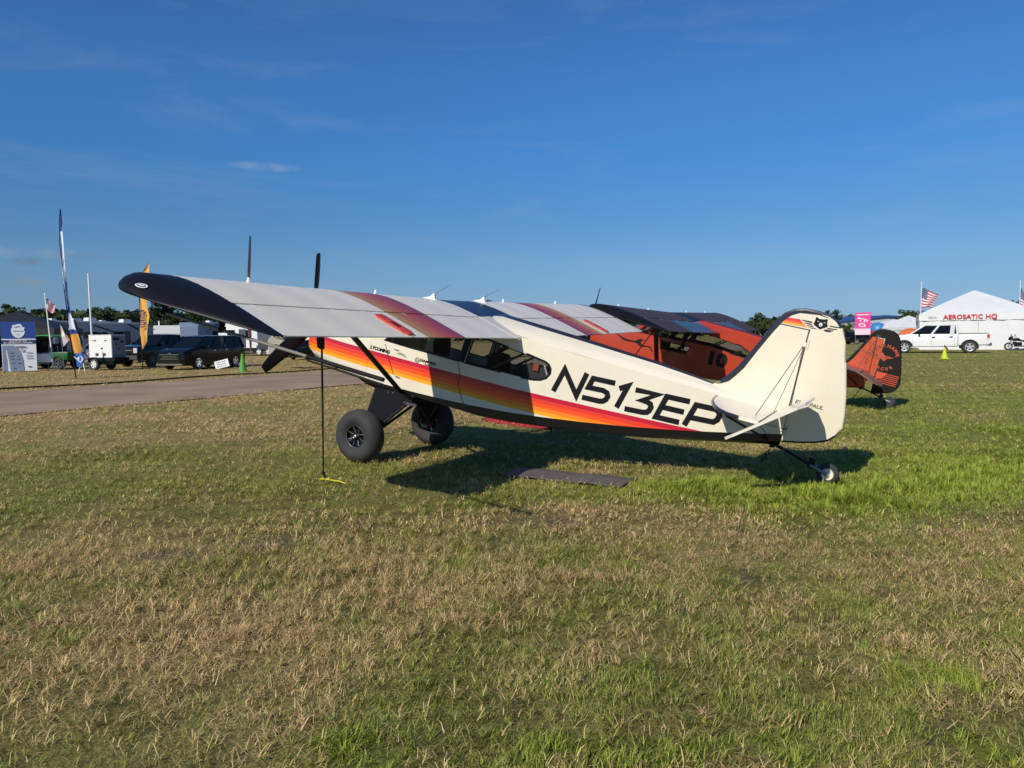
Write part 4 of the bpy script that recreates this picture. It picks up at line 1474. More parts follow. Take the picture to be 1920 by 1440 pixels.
strokes_on_side('emblem', [ring2d(0.385, 1.142, 0.034), [(0.372, 1.162), (0.366, 1.126), (0.392, 1.126), (0.405, 1.146), (0.392, 1.160)]], 0.007, BLK, plane)
strokes_on_side('emblem', [ring2d(-0.545, 1.140, 0.026), [(-0.535, 1.155), (-0.555, 1.128), (-0.53, 1.128)]], 0.008, BLK, plane)
strokes_on_side('emblem', [[(0.03, 1.156), (0.11, 1.147)], [(0.12, 1.150), (0.20, 1.140)], [(0.06, 1.172), (0.16, 1.163)]], 0.009, BLK, plane)
strokes_on_side('door_gap', [[(-0.19, 1.235), (-0.10, 1.06), (0.03, 0.85)], [(1.035, 1.262), (1.09, 1.13), (1.10, 0.98), (1.16, 0.86), (1.235, 0.745)]], 0.010, BLK, plane)
strokes_on_side('cowl_seam', [[(-0.86, 1.28), (-0.85, 0.70)]], 0.004, K['darkgrey'], plane)
mb = MB()
for u, v in ((0.02, 1.205), (0.11, 0.835)):
    mb.box(A(u, half_w(u) + 0.012, v), (0.07, 0.016, 0.012))
mb.build('door_handle', K['chrome'], plane)

# bear badge, wings and colour bars on the tail
YF = 0.0262
polys_on_side('tail_bar', [[[4.936, 2.721], [5.06, 2.729], [5.09, 2.709], [4.922, 2.702]]], mat('bar_crimson', '#d92f44', 0.3, coat=0.3), plane, 1, YF)
polys_on_side('tail_bar', [[[4.922, 2.702], [5.09, 2.709], [5.118, 2.690], [4.909, 2.684]]], mat('bar_red', '#ee5238', 0.3, coat=0.3), plane, 1, YF)
polys_on_side('tail_bar', [[[4.909, 2.684], [5.118, 2.690], [5.142, 2.673], [4.897, 2.666]]], mat('bar_orange', '#f58535', 0.3, coat=0.3), plane, 1, YF)
polys_on_side('tail_bar', [[[4.897, 2.666], [5.142, 2.673], [5.162, 2.658], [4.886, 2.650]]], mat('bar_amber', '#f8ac3c', 0.3, coat=0.3), plane, 1, YF)
G = [[5.079, 2.729], [5.198, 2.73], [5.192, 2.714], [5.098, 2.72], [5.113, 2.709], [5.197, 2.704], [5.203, 2.69], [5.129, 2.699], [5.143, 2.682], [5.214, 2.683], [5.231, 2.674], [5.16, 2.673],
     [5.168, 2.66], [5.242, 2.666], [5.265, 2.659], [5.183, 2.656], [5.377, 2.726], [5.492, 2.729], [5.481, 2.718], [5.38, 2.715], [5.375, 2.698], [5.466, 2.703], [5.45, 2.693], [5.355, 2.684],
     [5.344, 2.674], [5.435, 2.682], [5.419, 2.669], [5.323, 2.661], [5.355, 2.662], [5.411, 2.664], [5.396, 2.654], [5.335, 2.654]]
bear = [[5.22, 2.774], [5.224, 2.785], [5.237, 2.789], [5.25, 2.781], [5.259, 2.775], [5.317, 2.78], [5.326, 2.788], [5.342, 2.787], [5.35, 2.773], [5.345, 2.759], [5.363, 2.708], [5.29, 2.664], [5.213, 2.705], [5.222, 2.755]]
polys_on_side('winged_bear_badge', [G[i:i + 4] for i in range(0, 32, 4)] + [bear], BLK, plane, 1, YF)
snout = [(5.289 + .019 * math.cos(2 * PI * k / 12), 2.716 + .022 * math.sin(2 * PI * k / 12)) for k in range(12)]
polys_on_side('bear_face', [snout, [[5.244, 2.752], [5.268, 2.744], [5.252, 2.740]], [[5.309, 2.744], [5.331, 2.751], [5.326, 2.740]]], K['cream'], plane, 1, YF + 0.002)
polys_on_side('bear_nose', [[[5.281, 2.712], [5.297, 2.712], [5.289, 2.704]]], BLK, plane, 1, YF + 0.004)
strokes_on_side('tail_line', [[(4.872, 2.634), (5.197, 2.634)], [(5.189, 2.634), (5.189, 1.345)]], 0.011, K['darkgrey'], plane, 1, 0.0, lambda x, z: 0.0255)
side_text('ED & PAUL', 5.385, 1.822, 0.060, plane, xs=1.05, rot=-0.0, y=0.0255, shear=0.25, bold=0.0005)

# oval badge on the wing tip
mb = MB()
_tip = next(c for w_ in plane.children if w_.name.startswith('wing') and w_.type == 'MESH' for c in w_.children if c.name.startswith('wing_tip'))
_hit, tip_c, nrm, _ = _tip.ray_cast(Vector(A(0.70, 5.8, 2.005)), Vector((0, -1, 0)))
uu = Vector((0, 0, 1)).cross(nrm).normalized()
vv = nrm.cross(uu)
for r1, r2, o, mi in ((.060, .026, .010, 0), (.047, .017, .012, 1), (.034, .007, .014, 0)):
    mb.add([tuple(tip_c + nrm * o + uu * r1 * math.cos(2 * PI * k / 20) + vv * r2 * math.sin(2 * PI * k / 20)) for k in range(20)], [tuple(range(20))], mi)
badge = mb.build('oval_badge', [K['whiteplastic'], K['darkgrey']], plane, smooth=None)

# aerials on the cabin roof and the wing
for y in (0.55, -0.78):
    z = wing_pt(WING['xte'] - WING['chord'], WING['chord'], 0.2, y, 0.0945)[2]
    mb = MB()
    mb.prism([(0.40, 0), (0.66, 0), (0.60, 0.025), (0.585, 0.085), (0.565, 0.09), (0.52, 0.04)], lambda u, v, s: A(u, y + (0.018 if s == 0 else -0.018), z - 0.012 + v), 0)
    mb.tube([A(0.572, y, z + 0.07), A(0.80, y, z + 0.235)], [0.0035, 0.002], 5, 1)
    mb.build('aerial', [K['whiteplastic'], K['darkgrey']], plane)
zt = wing_pt(WING['xte'] - WING['chord'], WING['chord'], 0.11, 3.62, 0.079)
mb = MB()
rr = []
for t, w in ((0, .018), (.25, .021), (.6, .017), (.9, .011), (1.0, .005)):
    c = (zt[0] + 0.035 * t, zt[1] + 0.02 * t, zt[2] + 0.03 + 0.42 * t)
    rr.append([(c[0] + w * math.cos(q), c[1] + 0.007 * math.sin(q), c[2]) for q in [2 * PI * k / 8 for k in range(8)]])
mb.loft(rr, cap0=True, cap1=True)
mb.build('blade_aerial', K['navy'], plane)

# orange aircraft behind
plane2 = thing('light_aircraft', 'orange taildragger with black wings and number 10, parked behind the cream one', 'aircraft', group='tail dragger aircraft parked on the grass')
plane2.matrix_world = ORANGE_M
org = '#b23f24'
o_body = fuselage_paint('orange_paint', org, stripes=False, belly=org)
o_plain = mat('orange_fabric', org, 0.3, coat=0.3, var=0.04, bump=0.1, bscale=4)
o_wing = wing_paint('dark_purple_wing', (0.050, 0.032, 0.044), stripes=False, rough=0.75, coat=0.0)
o_fin = mat('faded_orange_fabric', '#c0502f', 0.35, coat=0.2, var=0.08, vscale=3, bump=0.35, bscale=5)
def orange_fin(u, v):
    # this aircraft's fin is lower, further aft and its rudder deeper
    z = 1.22 + (v - 1.35) * 0.949
    x = u + 0.22 - 0.08 * max(0.0, min(1.0, (u - 4.84) / 0.35)) - 0.06 * max(0.0, min(1.0, (u - 5.19) / 0.45))
    return x, z

cfg2 = dict(finmap=orange_fin, body=o_body, wing=o_wing, tip=K['satin'], flap=mat('flap_skin', (0.05, 0.065, 0.085), 0.35), fin=o_fin, rudder=mat('rudder_black', (0.014, 0.012, 0.010), 0.6, spec=0.15), stab=mat('dull_stab', (0.20, 0.12, 0.10), 0.4),
            edge=K['satin'], gear=K['satin'], blade=-9.0, elevator=-22, nose=-0.28, deck=mat('deck_red', '#6e2022', 0.4), deck_w=0.30, strut=((0.55, 0.41, 0.80), (0.92, 2.35, 1.79)),
            front=[(-0.1, 1.40), (0.5, 1.40), (1.04, 1.42), (1.115, 1.77), (0.30, 1.80)], lower=[(0.56, 1.12), (1.20, 1.13), (1.30, 1.32), (0.56, 1.31)],
            rear=[(1.15, 1.45), (1.65, 1.455), (2.3, 1.385), (2.62, 1.36), (2.68, 1.42), (2.66, 1.50), (2.40, 1.62), (1.66, 1.715), (1.21, 1.76)], tailrim=K['darkgrey'], roof=K['satin'])
build_aircraft(plane2, cfg2)
side_text('10', 1.96, 1.165, 0.42, plane2, xs=1.15, bold=0.024, off=0.006, name='race_number')
hound = [(-0.66, 1.245), (-0.58, 1.215), (-0.45, 1.175), (-0.34, 1.155), (-0.20, 1.150), (-0.09, 1.160), (-0.045, 1.20), (0.02, 1.235), (0.10, 1.232), (0.135, 1.215), (0.09, 1.205), (0.045, 1.19),
         (0.05, 1.14), (0.09, 1.105), (0.17, 1.098), (0.26, 1.112), (0.33, 1.10), (0.37, 1.04), (0.40, 0.985), (0.385, 0.98), (0.345, 1.03), (0.305, 1.075), (0.25, 1.085), (0.16, 1.065), (0.07, 1.055),
         (0.00, 1.075), (-0.06, 1.115), (-0.20, 1.108), (-0.33, 1.105), (-0.44, 1.125), (-0.52, 1.165), (-0.62, 1.215), (-0.70, 1.235)]
def wide(x):
    return half_w(x) + 0.012
tri = tessellate_polygon([[Vector((u, v, 0)) for u, v in hound]])
mb = MB()
mb.add([A(u, wide(u), v) for u, v in hound], [tuple(t) for t in tri])
mb.build('leaping_animal_emblem', K['satin'], plane2, smooth=None, recalc=False)
# tail lettering: two arcs and a star, stripes below
def arc_text(s, cu, cv, r, a0, a1, size, m, root, inward=False):
    for i, ch in enumerate(s):
        a = a0 + (a1 - a0) * i / (len(s) - 1)
        u, v = cu + r * math.cos(a), cv + r * math.sin(a)
        rot = a - PI / 2 if not inward else a + PI / 2
        side_text(ch, u, v, size, root, m, y=0.0265, rot=rot, bold=0.004)
mixl = mat('letter_brown', '#7a4326', 0.5)
tl = mat('letter_orange', '#b8492c', 0.5)
arc_text('BEAR', 5.42, 2.05, 0.25, math.radians(165), math.radians(105), 0.10, mixl, plane2)
arc_text('HAWK', 5.42, 2.05, 0.25, math.radians(83), math.radians(22), 0.10, tl, plane2)
arc_text('RACER', 5.43, 2.04, 0.25, math.radians(232), math.radians(312), 0.09, tl, plane2, inward=True)
polys_on_side('tail_star', [[(5.14, 2.08), (5.29, 2.09), (5.36, 2.15), (5.41, 2.09), (5.60, 2.07), (5.47, 2.02), (5.43, 1.96), (5.33, 2.02)]], tl, plane2, 1, 0.0262)
polys_on_side('tail_star', [[(5.18, 2.075), (5.28, 2.08), (5.29, 2.04), (5.22, 2.03)], [(5.41, 2.08), (5.51, 2.06), (5.44, 2.02)]], mixl, plane2, 1, 0.0275)
st = mat('rudder_stripe', '#cf4f31', 0.4)
for k in range(6):
    z = 1.70 - 0.042 * k
    strokes_on_side('rudder_stripe', [[(5.36, z), (5.81 - 0.004 * k, z - 0.012)]], 0.016, st, plane2, 1, 0.0, lambda x, z: 0.0265)
polys_on_side('rudder_patch', [[(5.35, 1.72), (5.56, 1.712), (5.47, 1.58), (5.35, 1.56)]], st, plane2, 1, 0.0255)
polys_on_side('fin_marks', [[(5.08, 2.25 - .075 * k), (5.115, 2.245 - .075 * k), (5.105, 2.20 - .075 * k), (5.075, 2.205 - .075 * k)] for k in range(6) if k != 3], mixl, plane2, 1, 0.0262)
strokes_on_side('fin_rib', [[(4.98, 2.32), (5.30, 2.24)], [(4.88, 2.12), (5.31, 1.98)]], 0.012, mixl, plane2, 1, 0.0, lambda x, z: 0.0258)

# ------------------------------------------------------------------ loose things about the cream aircraft
def W(xa, y, z):
    return CREAM_M @ Vector(A(xa, y, z))

strap_m = mat('webbing_black', (0.013, 0.013, 0.015), 0.8)
def ribbon(mb, a, b, w, t=0.004, mi=0, wdir=Vector((1, 0.15, 0))):
    a, b = Vector(a), Vector(b)
    d = (b - a).normalized()
    u = (wdir - d * wdir.dot(d)).normalized() * w / 2
    v = d.cross(u).normalized() * t
    mb.add([a - u - v, a + u - v, a + u + v, a - u + v, b - u - v, b + u - v, b + u + v, b - u + v],
           [(0, 1, 2, 3), (7, 6, 5, 4), (0, 4, 5, 1), (1, 5, 6, 2), (2, 6, 7, 3), (3, 7, 4, 0)], mi)

def tie_down(name, top, foot, label, m, wide_len, parent=None):
    t = thing(name, label, 'tie-down strap', foot, group='wing tie-down straps')
    top = Vector(top) - Vector(foot)
    bot = Vector((0, 0, 0.10))
    d = bot - top
    mid = top + d * wide_len
    mb = MB()
    ribbon(mb, mid, top + d * 0.72, 0.022)
    ribbon(mb, top + d * 0.72, bot, 0.018)
    mb.build('strap', m, t, smooth=None)
    mb = MB()
    ribbon(mb, top, mid, 0.058, 0.012)
    ribbon(mb, top + d * wide_len * 0.62 + Vector((-.02, 0, 0)), mid + Vector((-.012, 0, .02)), 0.07, 0.022)
    mb.build('ratchet_bundle', m, t, smooth=None)
    mb = MB()
    mb.tube([(0, 0, 0.11), (0.012, 0, 0.06), (-0.006, 0, 0.02), (0.004, 0, -0.02)], 0.012, 6)
    mb.lathe([(.016, -.004), (.024, -.004), (.024, .004), (.016, .004), (.016, -.004)], (0, 0, 0.10), axis='y', n=12)
    mb.build('hook', K['satin'], t)
    return t

tie_down('tie_down_strap', W(0.75, 2.87, 1.83), (-2.253, 8.813, 0.0), 'black webbing strap from the cream wing down to the grass', strap_m, 0.20)
tie_down('tie_down_strap', W(0.75, -2.87, 1.83), tuple(W(0.75, -2.87, 1.83).xy) + (0.0,), 'black strap under the far wing of the cream aircraft', strap_m, 0.3)
P2 = lambda xa, y, z: ORANGE_M @ Vector(A(xa, y, z))
foot = P2(0.92, 2.2, 1.77) + Vector((-1.4, -0.2, 0))
tie_down('tie_down_strap', P2(0.92, 2.2, 1.77), (foot.x, foot.y, 0.0), 'red tie-down strap under the near black wing of the orange aircraft', mat('webbing_red', '#c03025', 0.7), 0.1)

# yellow cord and peg at the foot of the strap
mb = MB()
pts = [(-2.30, 8.82, .03), (-2.22, 8.74, .045), (-2.12, 8.70, .035), (-2.02, 8.60, .045), (-1.93, 8.53, .03)]
mb.tube(pts, 0.008, 6)
mb.tube([(-2.26, 8.80, .05), (-2.22, 8.83, .03), (-2.17, 8.77, .05)], 0.008, 6)
tag(mb.build('ground_rope', mat('yellow_cord', '#cfc32a', 0.7)), 'bright yellow tie-down rope lying in the grass', 'rope')

# pole clamped under the near wing tip
t = thing('camera_pole', 'long grey pole clamped lengthwise under the near wing tip', 'pole')
mb = MB()
a, b = W(0.47, 4.60, 1.765), W(2.94, 4.60, 1.775)
d = b - a
mb.tube([a, a + d * .7], 0.013, 10)
t1 = mb.build('pole', mat('pole_metal', (0.22, 0.20, 0.17), 0.5, metal=0.1), t)
mb = MB()
mb.tube([a + d * .70, b], 0.016, 10)
mb.build('pole_grip', K['satin'], t)
mb = MB()
mb.tube([a + d * .70 + Vector((0, 0, -.03)), b + Vector((-.01, 0, -.032))], 0.008, 8)
mb.build('pole_cable', K['satin'], t)
mb = MB()
mb.tube([a - d * .012, a + d * .02], 0.019, 8)
mb.build('pole_cap', K['satin'], t)
for xa in (0.55, 1.26):
    mb = MB()
    zc = 1.772
    mb.box(W(xa, 4.60, zc), (0.06, 0.05, 0.05), 0, 0.5)
    mb.tube([W(xa, 4.60, zc), W(xa - .01, 4.60, zc + .055), W(xa + .015, 4.59, zc + .10)], [0.018, 0.03, 0.026], 8)
    mb.tube([W(xa - .05, 4.60, zc + .08), W(xa + .04, 4.61, zc + .085)], 0.014, 6)
    mb.build('clamp', K['satin'], t)

# red control locks across the gap of aileron and flap
for sgn, nm in ((1, 'red control lock clipped between the aileron and flap of the near wing'), (-1, 'red control lock on the far wing of the cream aircraft')):
    t = thing('control_lock', nm, 'control lock', W(1.55, sgn * 2.79, 1.90), group='red control locks on the wings')
    base = Matrix.Translation(t.location).inverted()
    mb = MB()
    pl = [(1.42, -.055), (1.46, -.075), (1.80, -.075), (1.86, -.045), (1.86, .045), (1.80, .07), (1.46, .07), (1.42, .05)]
    def lp(u, v, s):
        z = WING['zte'] + (WING['xte'] - u) * WING['inc'] + 2.79 * WING['dih'] + lerp((u - .265) / 1.625, U_AIR, Z_UP) * 1.625
        return base @ W(u, sgn * (2.79 + v), z + (0.006 if s == 0 else 0.022))
    mb.prism(pl, lp)
    mb.build('plate', K['redp'], t, smooth=None)
    mb = MB()
    mb.prism([(1.60, -.022), (1.71, -.022), (1.71, .022), (1.60, .022)], lambda u, v, s: lp(u, v, s) + Vector((0, 0, 0.004 if s else 0.0)))
    mb.build('slot', K['satin'], t, smooth=None)

# folding mat in the shade below the fuselage
mat_m = mat('mat_foam', '#5c5452', 0.75, var=0.12, bump=0.2, bscale=50)
t = thing('folding_mat', 'dusty purple grey folding mat lying in the grass beside the aircraft shadow', 'mat', (0.67, 8.86, -0.016), math.atan2(-0.519, 0.855))
for i in range(4):
    for j in range(2):
        mb = MB()
        x0, x1 = -0.78 + i * 0.39, -0.78 + (i + 1) * 0.39 - 0.006
        y0, y1 = -0.26 + j * 0.26, -0.26 + (j + 1) * 0.26 - 0.008
        za, zb = (0.012, 0.026) if i % 2 == 0 else (0.026, 0.012)
        k = 0.022 * (1 if j == 0 else 0)
        tp = [(x0, y0, za + 0.02), (x1, y0, zb + 0.02), (x1, y1, zb + .02 + k), (x0, y1, za + .02 + k)] if j == 0 else [(x0, y0, za + 0.042), (x1, y0, zb + 0.042), (x1, y1, zb + .02), (x0, y1, za + .02)]
        mb.add([(p[0], p[1], max(0.004, p[2] - 0.016)) for p in tp] + tp, [(3, 2, 1, 0), (4, 5, 6, 7), (0, 1, 5, 4), (1, 2, 6, 5), (2, 3, 7, 6), (3, 0, 4, 7)])
        mb.build('mat_panel', mat_m, t, smooth=None)

# red folded tarp on the grass beyond the belly
mb = MB()
rr = []
for k in range(12):
    s = k / 11
    x, y = -0.45 + 1.25 * s, 15.2 - 1.55 * s
    h = 0.11 * (0.35 + 0.65 * math.sin(PI * (0.12 + 0.8 * s))) * (0.8 + 0.3 * random.random())
    w = 0.28 * (0.5 + 0.5 * math.sin(PI * (0.1 + 0.8 * s)))
    rr.append([(x - w, y - w * .8, 0.0), (x - w * .5, y - w * .45, h * .75), (x, y, h), (x + w * .5, y + w * .45, h * .6), (x + w, y + w * .8, 0.0)])
mb.loft(rr, closed=False)
tag(mb.build('folded_tarp', mat('red_tarp', '#a82424', 0.6, bump=0.3, bscale=12), smooth=60), 'red folded tarp lying on the grass under the fuselage', 'tarp')

# ------------------------------------------------------------------ background: vehicles
def quad(mb, a, b, c, d, mi=0):
    mb.add([a, b, c, d], [(0, 1, 2, 3)], mi)

def make_wheel(x, y, r, w, parent, rim_m, side, spokes=5):
    mb = MB()
    mb.lathe([(r * .62, w * .42), (r * .75, w * .5), (r * .93, w * .45), (r, w * .25), (r, -w * .25), (r * .93, -w * .45), (r * .75, -w * .5), (r * .62, -w * .42)], (x, y, r), axis='y', n=24)
    wh = mb.build('wheel', K['rubber'], parent, smooth=50)
    mb = MB()
    s = side
    mb.lathe([(r * .64, s * w * .40), (r * .62, s * w * .47), (r * .57, s * w * .44), (r * .55, s * w * .20), (0, s * w * .20)], (x, y, r), axis='y', n=24, mi=1)
    mb.lathe([(r * .65, s * w * .42), (r * .63, s * w * .50), (r * .56, s * w * .47), (r * .56, s * w * .40)], (x, y, r), axis='y', n=24, mi=0)
    for k in range(spokes):
        a = 2 * PI * k / spokes + 0.3
        ca, sa = math.cos(a), math.sin(a)
        wd = r * .11
        p = [(x + ca * r * .12 - sa * wd * 1.3, r + sa * r * .12 + ca * wd * 1.3), (x + ca * r * .12 + sa * wd * 1.3, r + sa * r * .12 - ca * wd * 1.3),
             (x + ca * r * .6 + sa * wd, r + sa * r * .6 - ca * wd), (x + ca * r * .6 - sa * wd, r + sa * r * .6 + ca * wd)]
        mb.add([(u, y + s * w * .45, v) for u, v in p] + [(u, y + s * w * .3, v) for u, v in p], [(0, 1, 2, 3), (0, 4, 5, 1), (1, 5, 6, 2), (2, 6, 7, 3), (3, 7, 4, 0)], 0)
    mb.lathe([(r * .16, s * w * .30), (r * .15, s * w * .48), (0, s * w * .49)], (x, y, r), axis='y', n=12, mi=0)
    mb.build('rim', [rim_m, K['satin']], wh)
    return wh

def body_loft(stations, parent, m, name='body'):
    """stations: (x, half width, sill z, shoulder z, top z, crown inset)"""
    rr = []
    for x, w, z0, zs, zt, ins in stations:
        half = [(0.0, z0), (w * .86, z0), (w * .97, z0 + .06), (w, z0 + (zs - z0) * .45), (w * .985, zs), (w * ins, zt - .01), (w * ins * .6, zt + .012), (0.0, zt + .02)]
        ring = [(x, y, z) for y, z in half] + [(x, -y, z) for y, z in half[1:-1][::-1]]
        rr.append(ring)
    mb = MB().loft(rr, cap0=True, cap1=True)
    o = mb.build(name, m, parent, smooth=28)
    return o

def cabin(parent, base, top, paint, posts, name='roof'):
    """base/top: (x_front, x_rear, half width front, half width rear, z); glass house with painted posts and roof"""
    bx0, bx1, bw0, bw1, bz = base
    tx0, tx1, tw0, tw1, tz = top
    P = lambda f, s, h: Vector((bx0 + (bx1 - bx0) * f + (tx0 + (tx1 - tx0) * f - bx0 - (bx1 - bx0) * f) * h,
                                s * ((bw0 + (bw1 - bw0) * f) * (1 - h) + (tw0 + (tw1 - tw0) * f) * h), bz + (tz - bz) * h))
    mb = MB()
    quad(mb, P(0, -1, 0), P(0, 1, 0), P(0, 1, 1), P(0, -1, 1))
    mb.build('windscreen', K['carglass'], parent, smooth=None)
    mb = MB()
    quad(mb, P(1, 1, 0), P(1, -1, 0), P(1, -1, 1), P(1, 1, 1))
    mb.build('rear_window', K['carglass'], parent, smooth=None)
    for s in (1, -1):
        fs = [0.0] + [p for p, _ in posts] + [1.0]
        for a, b in zip(fs[:-1], fs[1:]):
            mb = MB()
            quad(mb, P(a, s, 0), P(b, s, 0), P(b, s, 1), P(a, s, 1))
            mb.build('side_window', K['carglass'], parent, smooth=None)
        for f, wdt in [(0.0, .05)] + list(posts) + [(1.0, .07)]:
            mb = MB()
            a, b = P(f, s, -0.04), P(f, s, 1.02)
            mb.tube([a + Vector((0, s * .004, 0)), b + Vector((0, s * .004, 0))], wdt, 4)
            mb.build('pillar', paint, parent)
    mb = MB()
    rr = []
    for f in (-0.03, 0.05, 0.3, 0.6, 0.92, 1.03):
        h = 1.0
        l, r = P(f, 1, h), P(f, -1, h)
        e = 0.0 if f in (-0.03, 1.03) else 0.045
        rr.append([(l.x, l.y * 1.01, l.z - .03), (l.x, l.y * .98, l.z + e * .7), (l.x, 0, l.z + e * 1.5), (r.x, r.y * .98, r.z + e * .7), (r.x, r.y * 1.01, r.z - .03)])
    mb.loft(rr, closed=True, cap0=True, cap1=True)
    mb.build(name, paint, parent, smooth=40)
    return P

def arch(parent, x, y, r, s):
    mb = MB()
    n = 16
    c = [(x + r * math.cos(PI * k / n * 1.16 - .25), r * .84 + r * math.sin(PI * k / n * 1.16 - .25)) for k in range(n + 1)]
    mb.add([(u, y + s * .006, v) for u, v in c] + [(x, y + s * .006, r * .4)], [(k, k + 1, n + 1) for k in range(n)])
    mb.build('wheel_arch', K['satin'], parent, smooth=None)

def mirror(parent, x, y, z, s, m):
    mb = MB()
    mb.box((x, y + s * .13, z + .07), (.12, .20, .17), 0)
    mb.box((x, y + s * .03, z + .02), (.06, .10, .05), 0)
    mb.build('side_mirror', m, parent)

def boxpart(name, parent, m, c, s, rz=0, taper=1.0):
    return MB().box(c, s, 0, rz, taper).build(name, m, parent, smooth=None)

black_car = mat('car_paint_black', (0.004, 0.0045, 0.007), 0.12, spec=0.35)
white_car = mat('car_paint_white', '#e4e5e4', 0.25, coat=0.5)
green_m = mat('utility_green', '#1f5a24', 0.35, coat=0.2)
green_roof = mat('utility_roof_green', '#3a8a3a', 0.45)

# --- black minivan
van = thing('minivan', 'black minivan parked nose to the taxiway behind the small white yard sign', 'minivan', (-17.8, 43.2, 0), math.radians(-106))
van.scale = (1.04, 1.03, 1.04)
body_loft([(2.58, .62, .34, .62, .80, .86), (2.50, .86, .26, .74, .92, .88), (2.25, .96, .22, .92, 1.05, .86), (1.75, .99, .20, 1.0, 1.14, .87), (1.2, 1.0, .20, 1.06, 1.18, .9),
           (0, 1.0, .20, 1.06, 1.17, .92), (-1.6, 1.0, .21, 1.08, 1.18, .92), (-2.3, .98, .25, 1.08, 1.18, .92), (-2.52, .92, .34, 1.02, 1.14, .9), (-2.56, .86, .42, .95, 1.05, .9)], van, black_car)
cabin(van, (1.62, -2.46, .86, .88, 1.14), (0.62, -2.24, .74, .75, 1.74), black_car, [(.30, .045), (.56, .04), (.80, .05)])
for s in (1, -1):
    for x in (1.58, -1.51):
        arch(van, x, s * .992, .40, s)
        make_wheel(x, s * .90, .365, .235, van, K['chrome'], s)
    mirror(van, 0.95, s * .90, 1.12, s, black_car)
    mb = MB()
    mb.prism([(2.30, .86), (2.52, .80), (2.50, .62), (2.38, .60), (2.22, .80)], lambda u, v, k: (u, s * (.90 - (u - 2.2) * .75 + (.05 if k == 0 else 0)), v))
    mb.build('headlight', K['lamp'], van, smooth=None)
    boxpart('door_handle', van, K['chrome'], (.28, s * 1.0, .98), (.16, .03, .025))
    boxpart('door_handle', van, K['chrome'], (-.75, s * 1.0, 1.0), (.16, .03, .025))
    boxpart('sill_trim', van, K['darkgrey'], (0, s * .985, .26), (2.3, .03, .06))
boxpart('grille', van, K['satin'], (2.585, 0, .70), (.05, 1.16, .20))
for z, w in ((.82, 1.22), (.70, .9), (.585, 1.12)):
    boxpart('grille_trim', van, K['chrome'], (2.60, 0, z), (.04, w, .022))
boxpart('lower_bumper', van, K['chrome'], (2.585, 0, .30), (.08, 1.5, .08))
boxpart('bumper_intake', van, K['satin'], (2.585, 0, .44), (.05, 1.3, .15))
boxpart('hood_emblem', van, K['chrome'], (2.56, 0, .885), (.05, .20, .03))

# --- black pickup truck
pk = thing('pickup_truck', 'tall black pickup truck parked between the white generator and the minivan', 'pickup truck', (-22.45, 47.9, 0), math.radians(-106))
body_loft([(2.92, .78, .52, 1.02, 1.16, .92), (2.84, .95, .46, 1.10, 1.24, .92), (2.4, 1.0, .44, 1.20, 1.32, .92), (1.5, 1.01, .44, 1.24, 1.37, .93), (0.2, 1.01, .44, 1.26, 1.38, .94), (-0.9, 1.01, .46, 1.26, 1.38, .94),
           (-0.95, 1.0, .5, 1.24, 1.34, .96), (-2.7, 1.0, .52, 1.25, 1.35, .97), (-2.86, .96, .58, 1.22, 1.33, .97)], pk, black_car)
cabin(pk, (1.25, -0.95, .90, .92, 1.36), (0.50, -0.82, .78, .78, 1.94), black_car, [(.36, .045), (.68, .05)])
for s in (1, -1):
    for x in (1.83, -1.80):
        arch(pk, x, s * 1.003, .50, s)
        make_wheel(x, s * .91, .42, .28, pk, K['darkgrey'], s, 6)
    mirror(pk, 1.0, s * .95, 1.36, s, black_car)
    boxpart('headlight', pk, K['lamp'], (2.90, s * .76, 1.03), (.08, .26, .30))
    boxpart('fog_lamp', pk, K['lamp'], (2.95, s * .74, .62), (.06, .2, .12))
    boxpart('door_handle', pk, K['darkgrey'], (.28, s * 1.015, 1.14), (.18, .03, .04))
boxpart('grille', pk, K['satin'], (2.925, 0, 1.02), (.05, 1.25, .34))
boxpart('grille_trim', pk, K['chrome'], (2.95, 0, 1.04), (.03, 1.2, .05))
boxpart('bumper', pk, K['darkgrey'], (2.94, 0, .62), (.14, 1.85, .24))

# --- white pickup truck, side on
wp = thing('pickup_truck', 'white crew cab pickup truck parked side on before the big white tent', 'pickup truck', (31.15, 55.0, 0), math.radians(152))
wp.scale = (1.12, 1.06, 1.06)
body_loft([(2.88, .72, .50, .92, 1.06, .92), (2.80, .93, .44, 1.0, 1.14, .92), (2.4, .98, .42, 1.10, 1.22, .93), (1.4, 1.0, .42, 1.16, 1.29, .94), (0.3, 1.0, .42, 1.18, 1.30, .95), (-1.16, 1.0, .44, 1.18, 1.30, .95)], wp, white_car)
body_loft([(-1.19, 1.0, .50, 1.20, 1.31, .97), (-2.0, 1.0, .50, 1.20, 1.31, .97), (-2.82, 1.0, .52, 1.20, 1.31, .97), (-2.90, .97, .58, 1.18, 1.30, .97)], wp, white_car, 'cargo_bed')
P_ = cabin(wp, (1.50, -1.17, .90, .93, 1.29), (0.66, -1.10, .78, .80, 1.90), white_car, [(.46, .07), (.88, .12)])
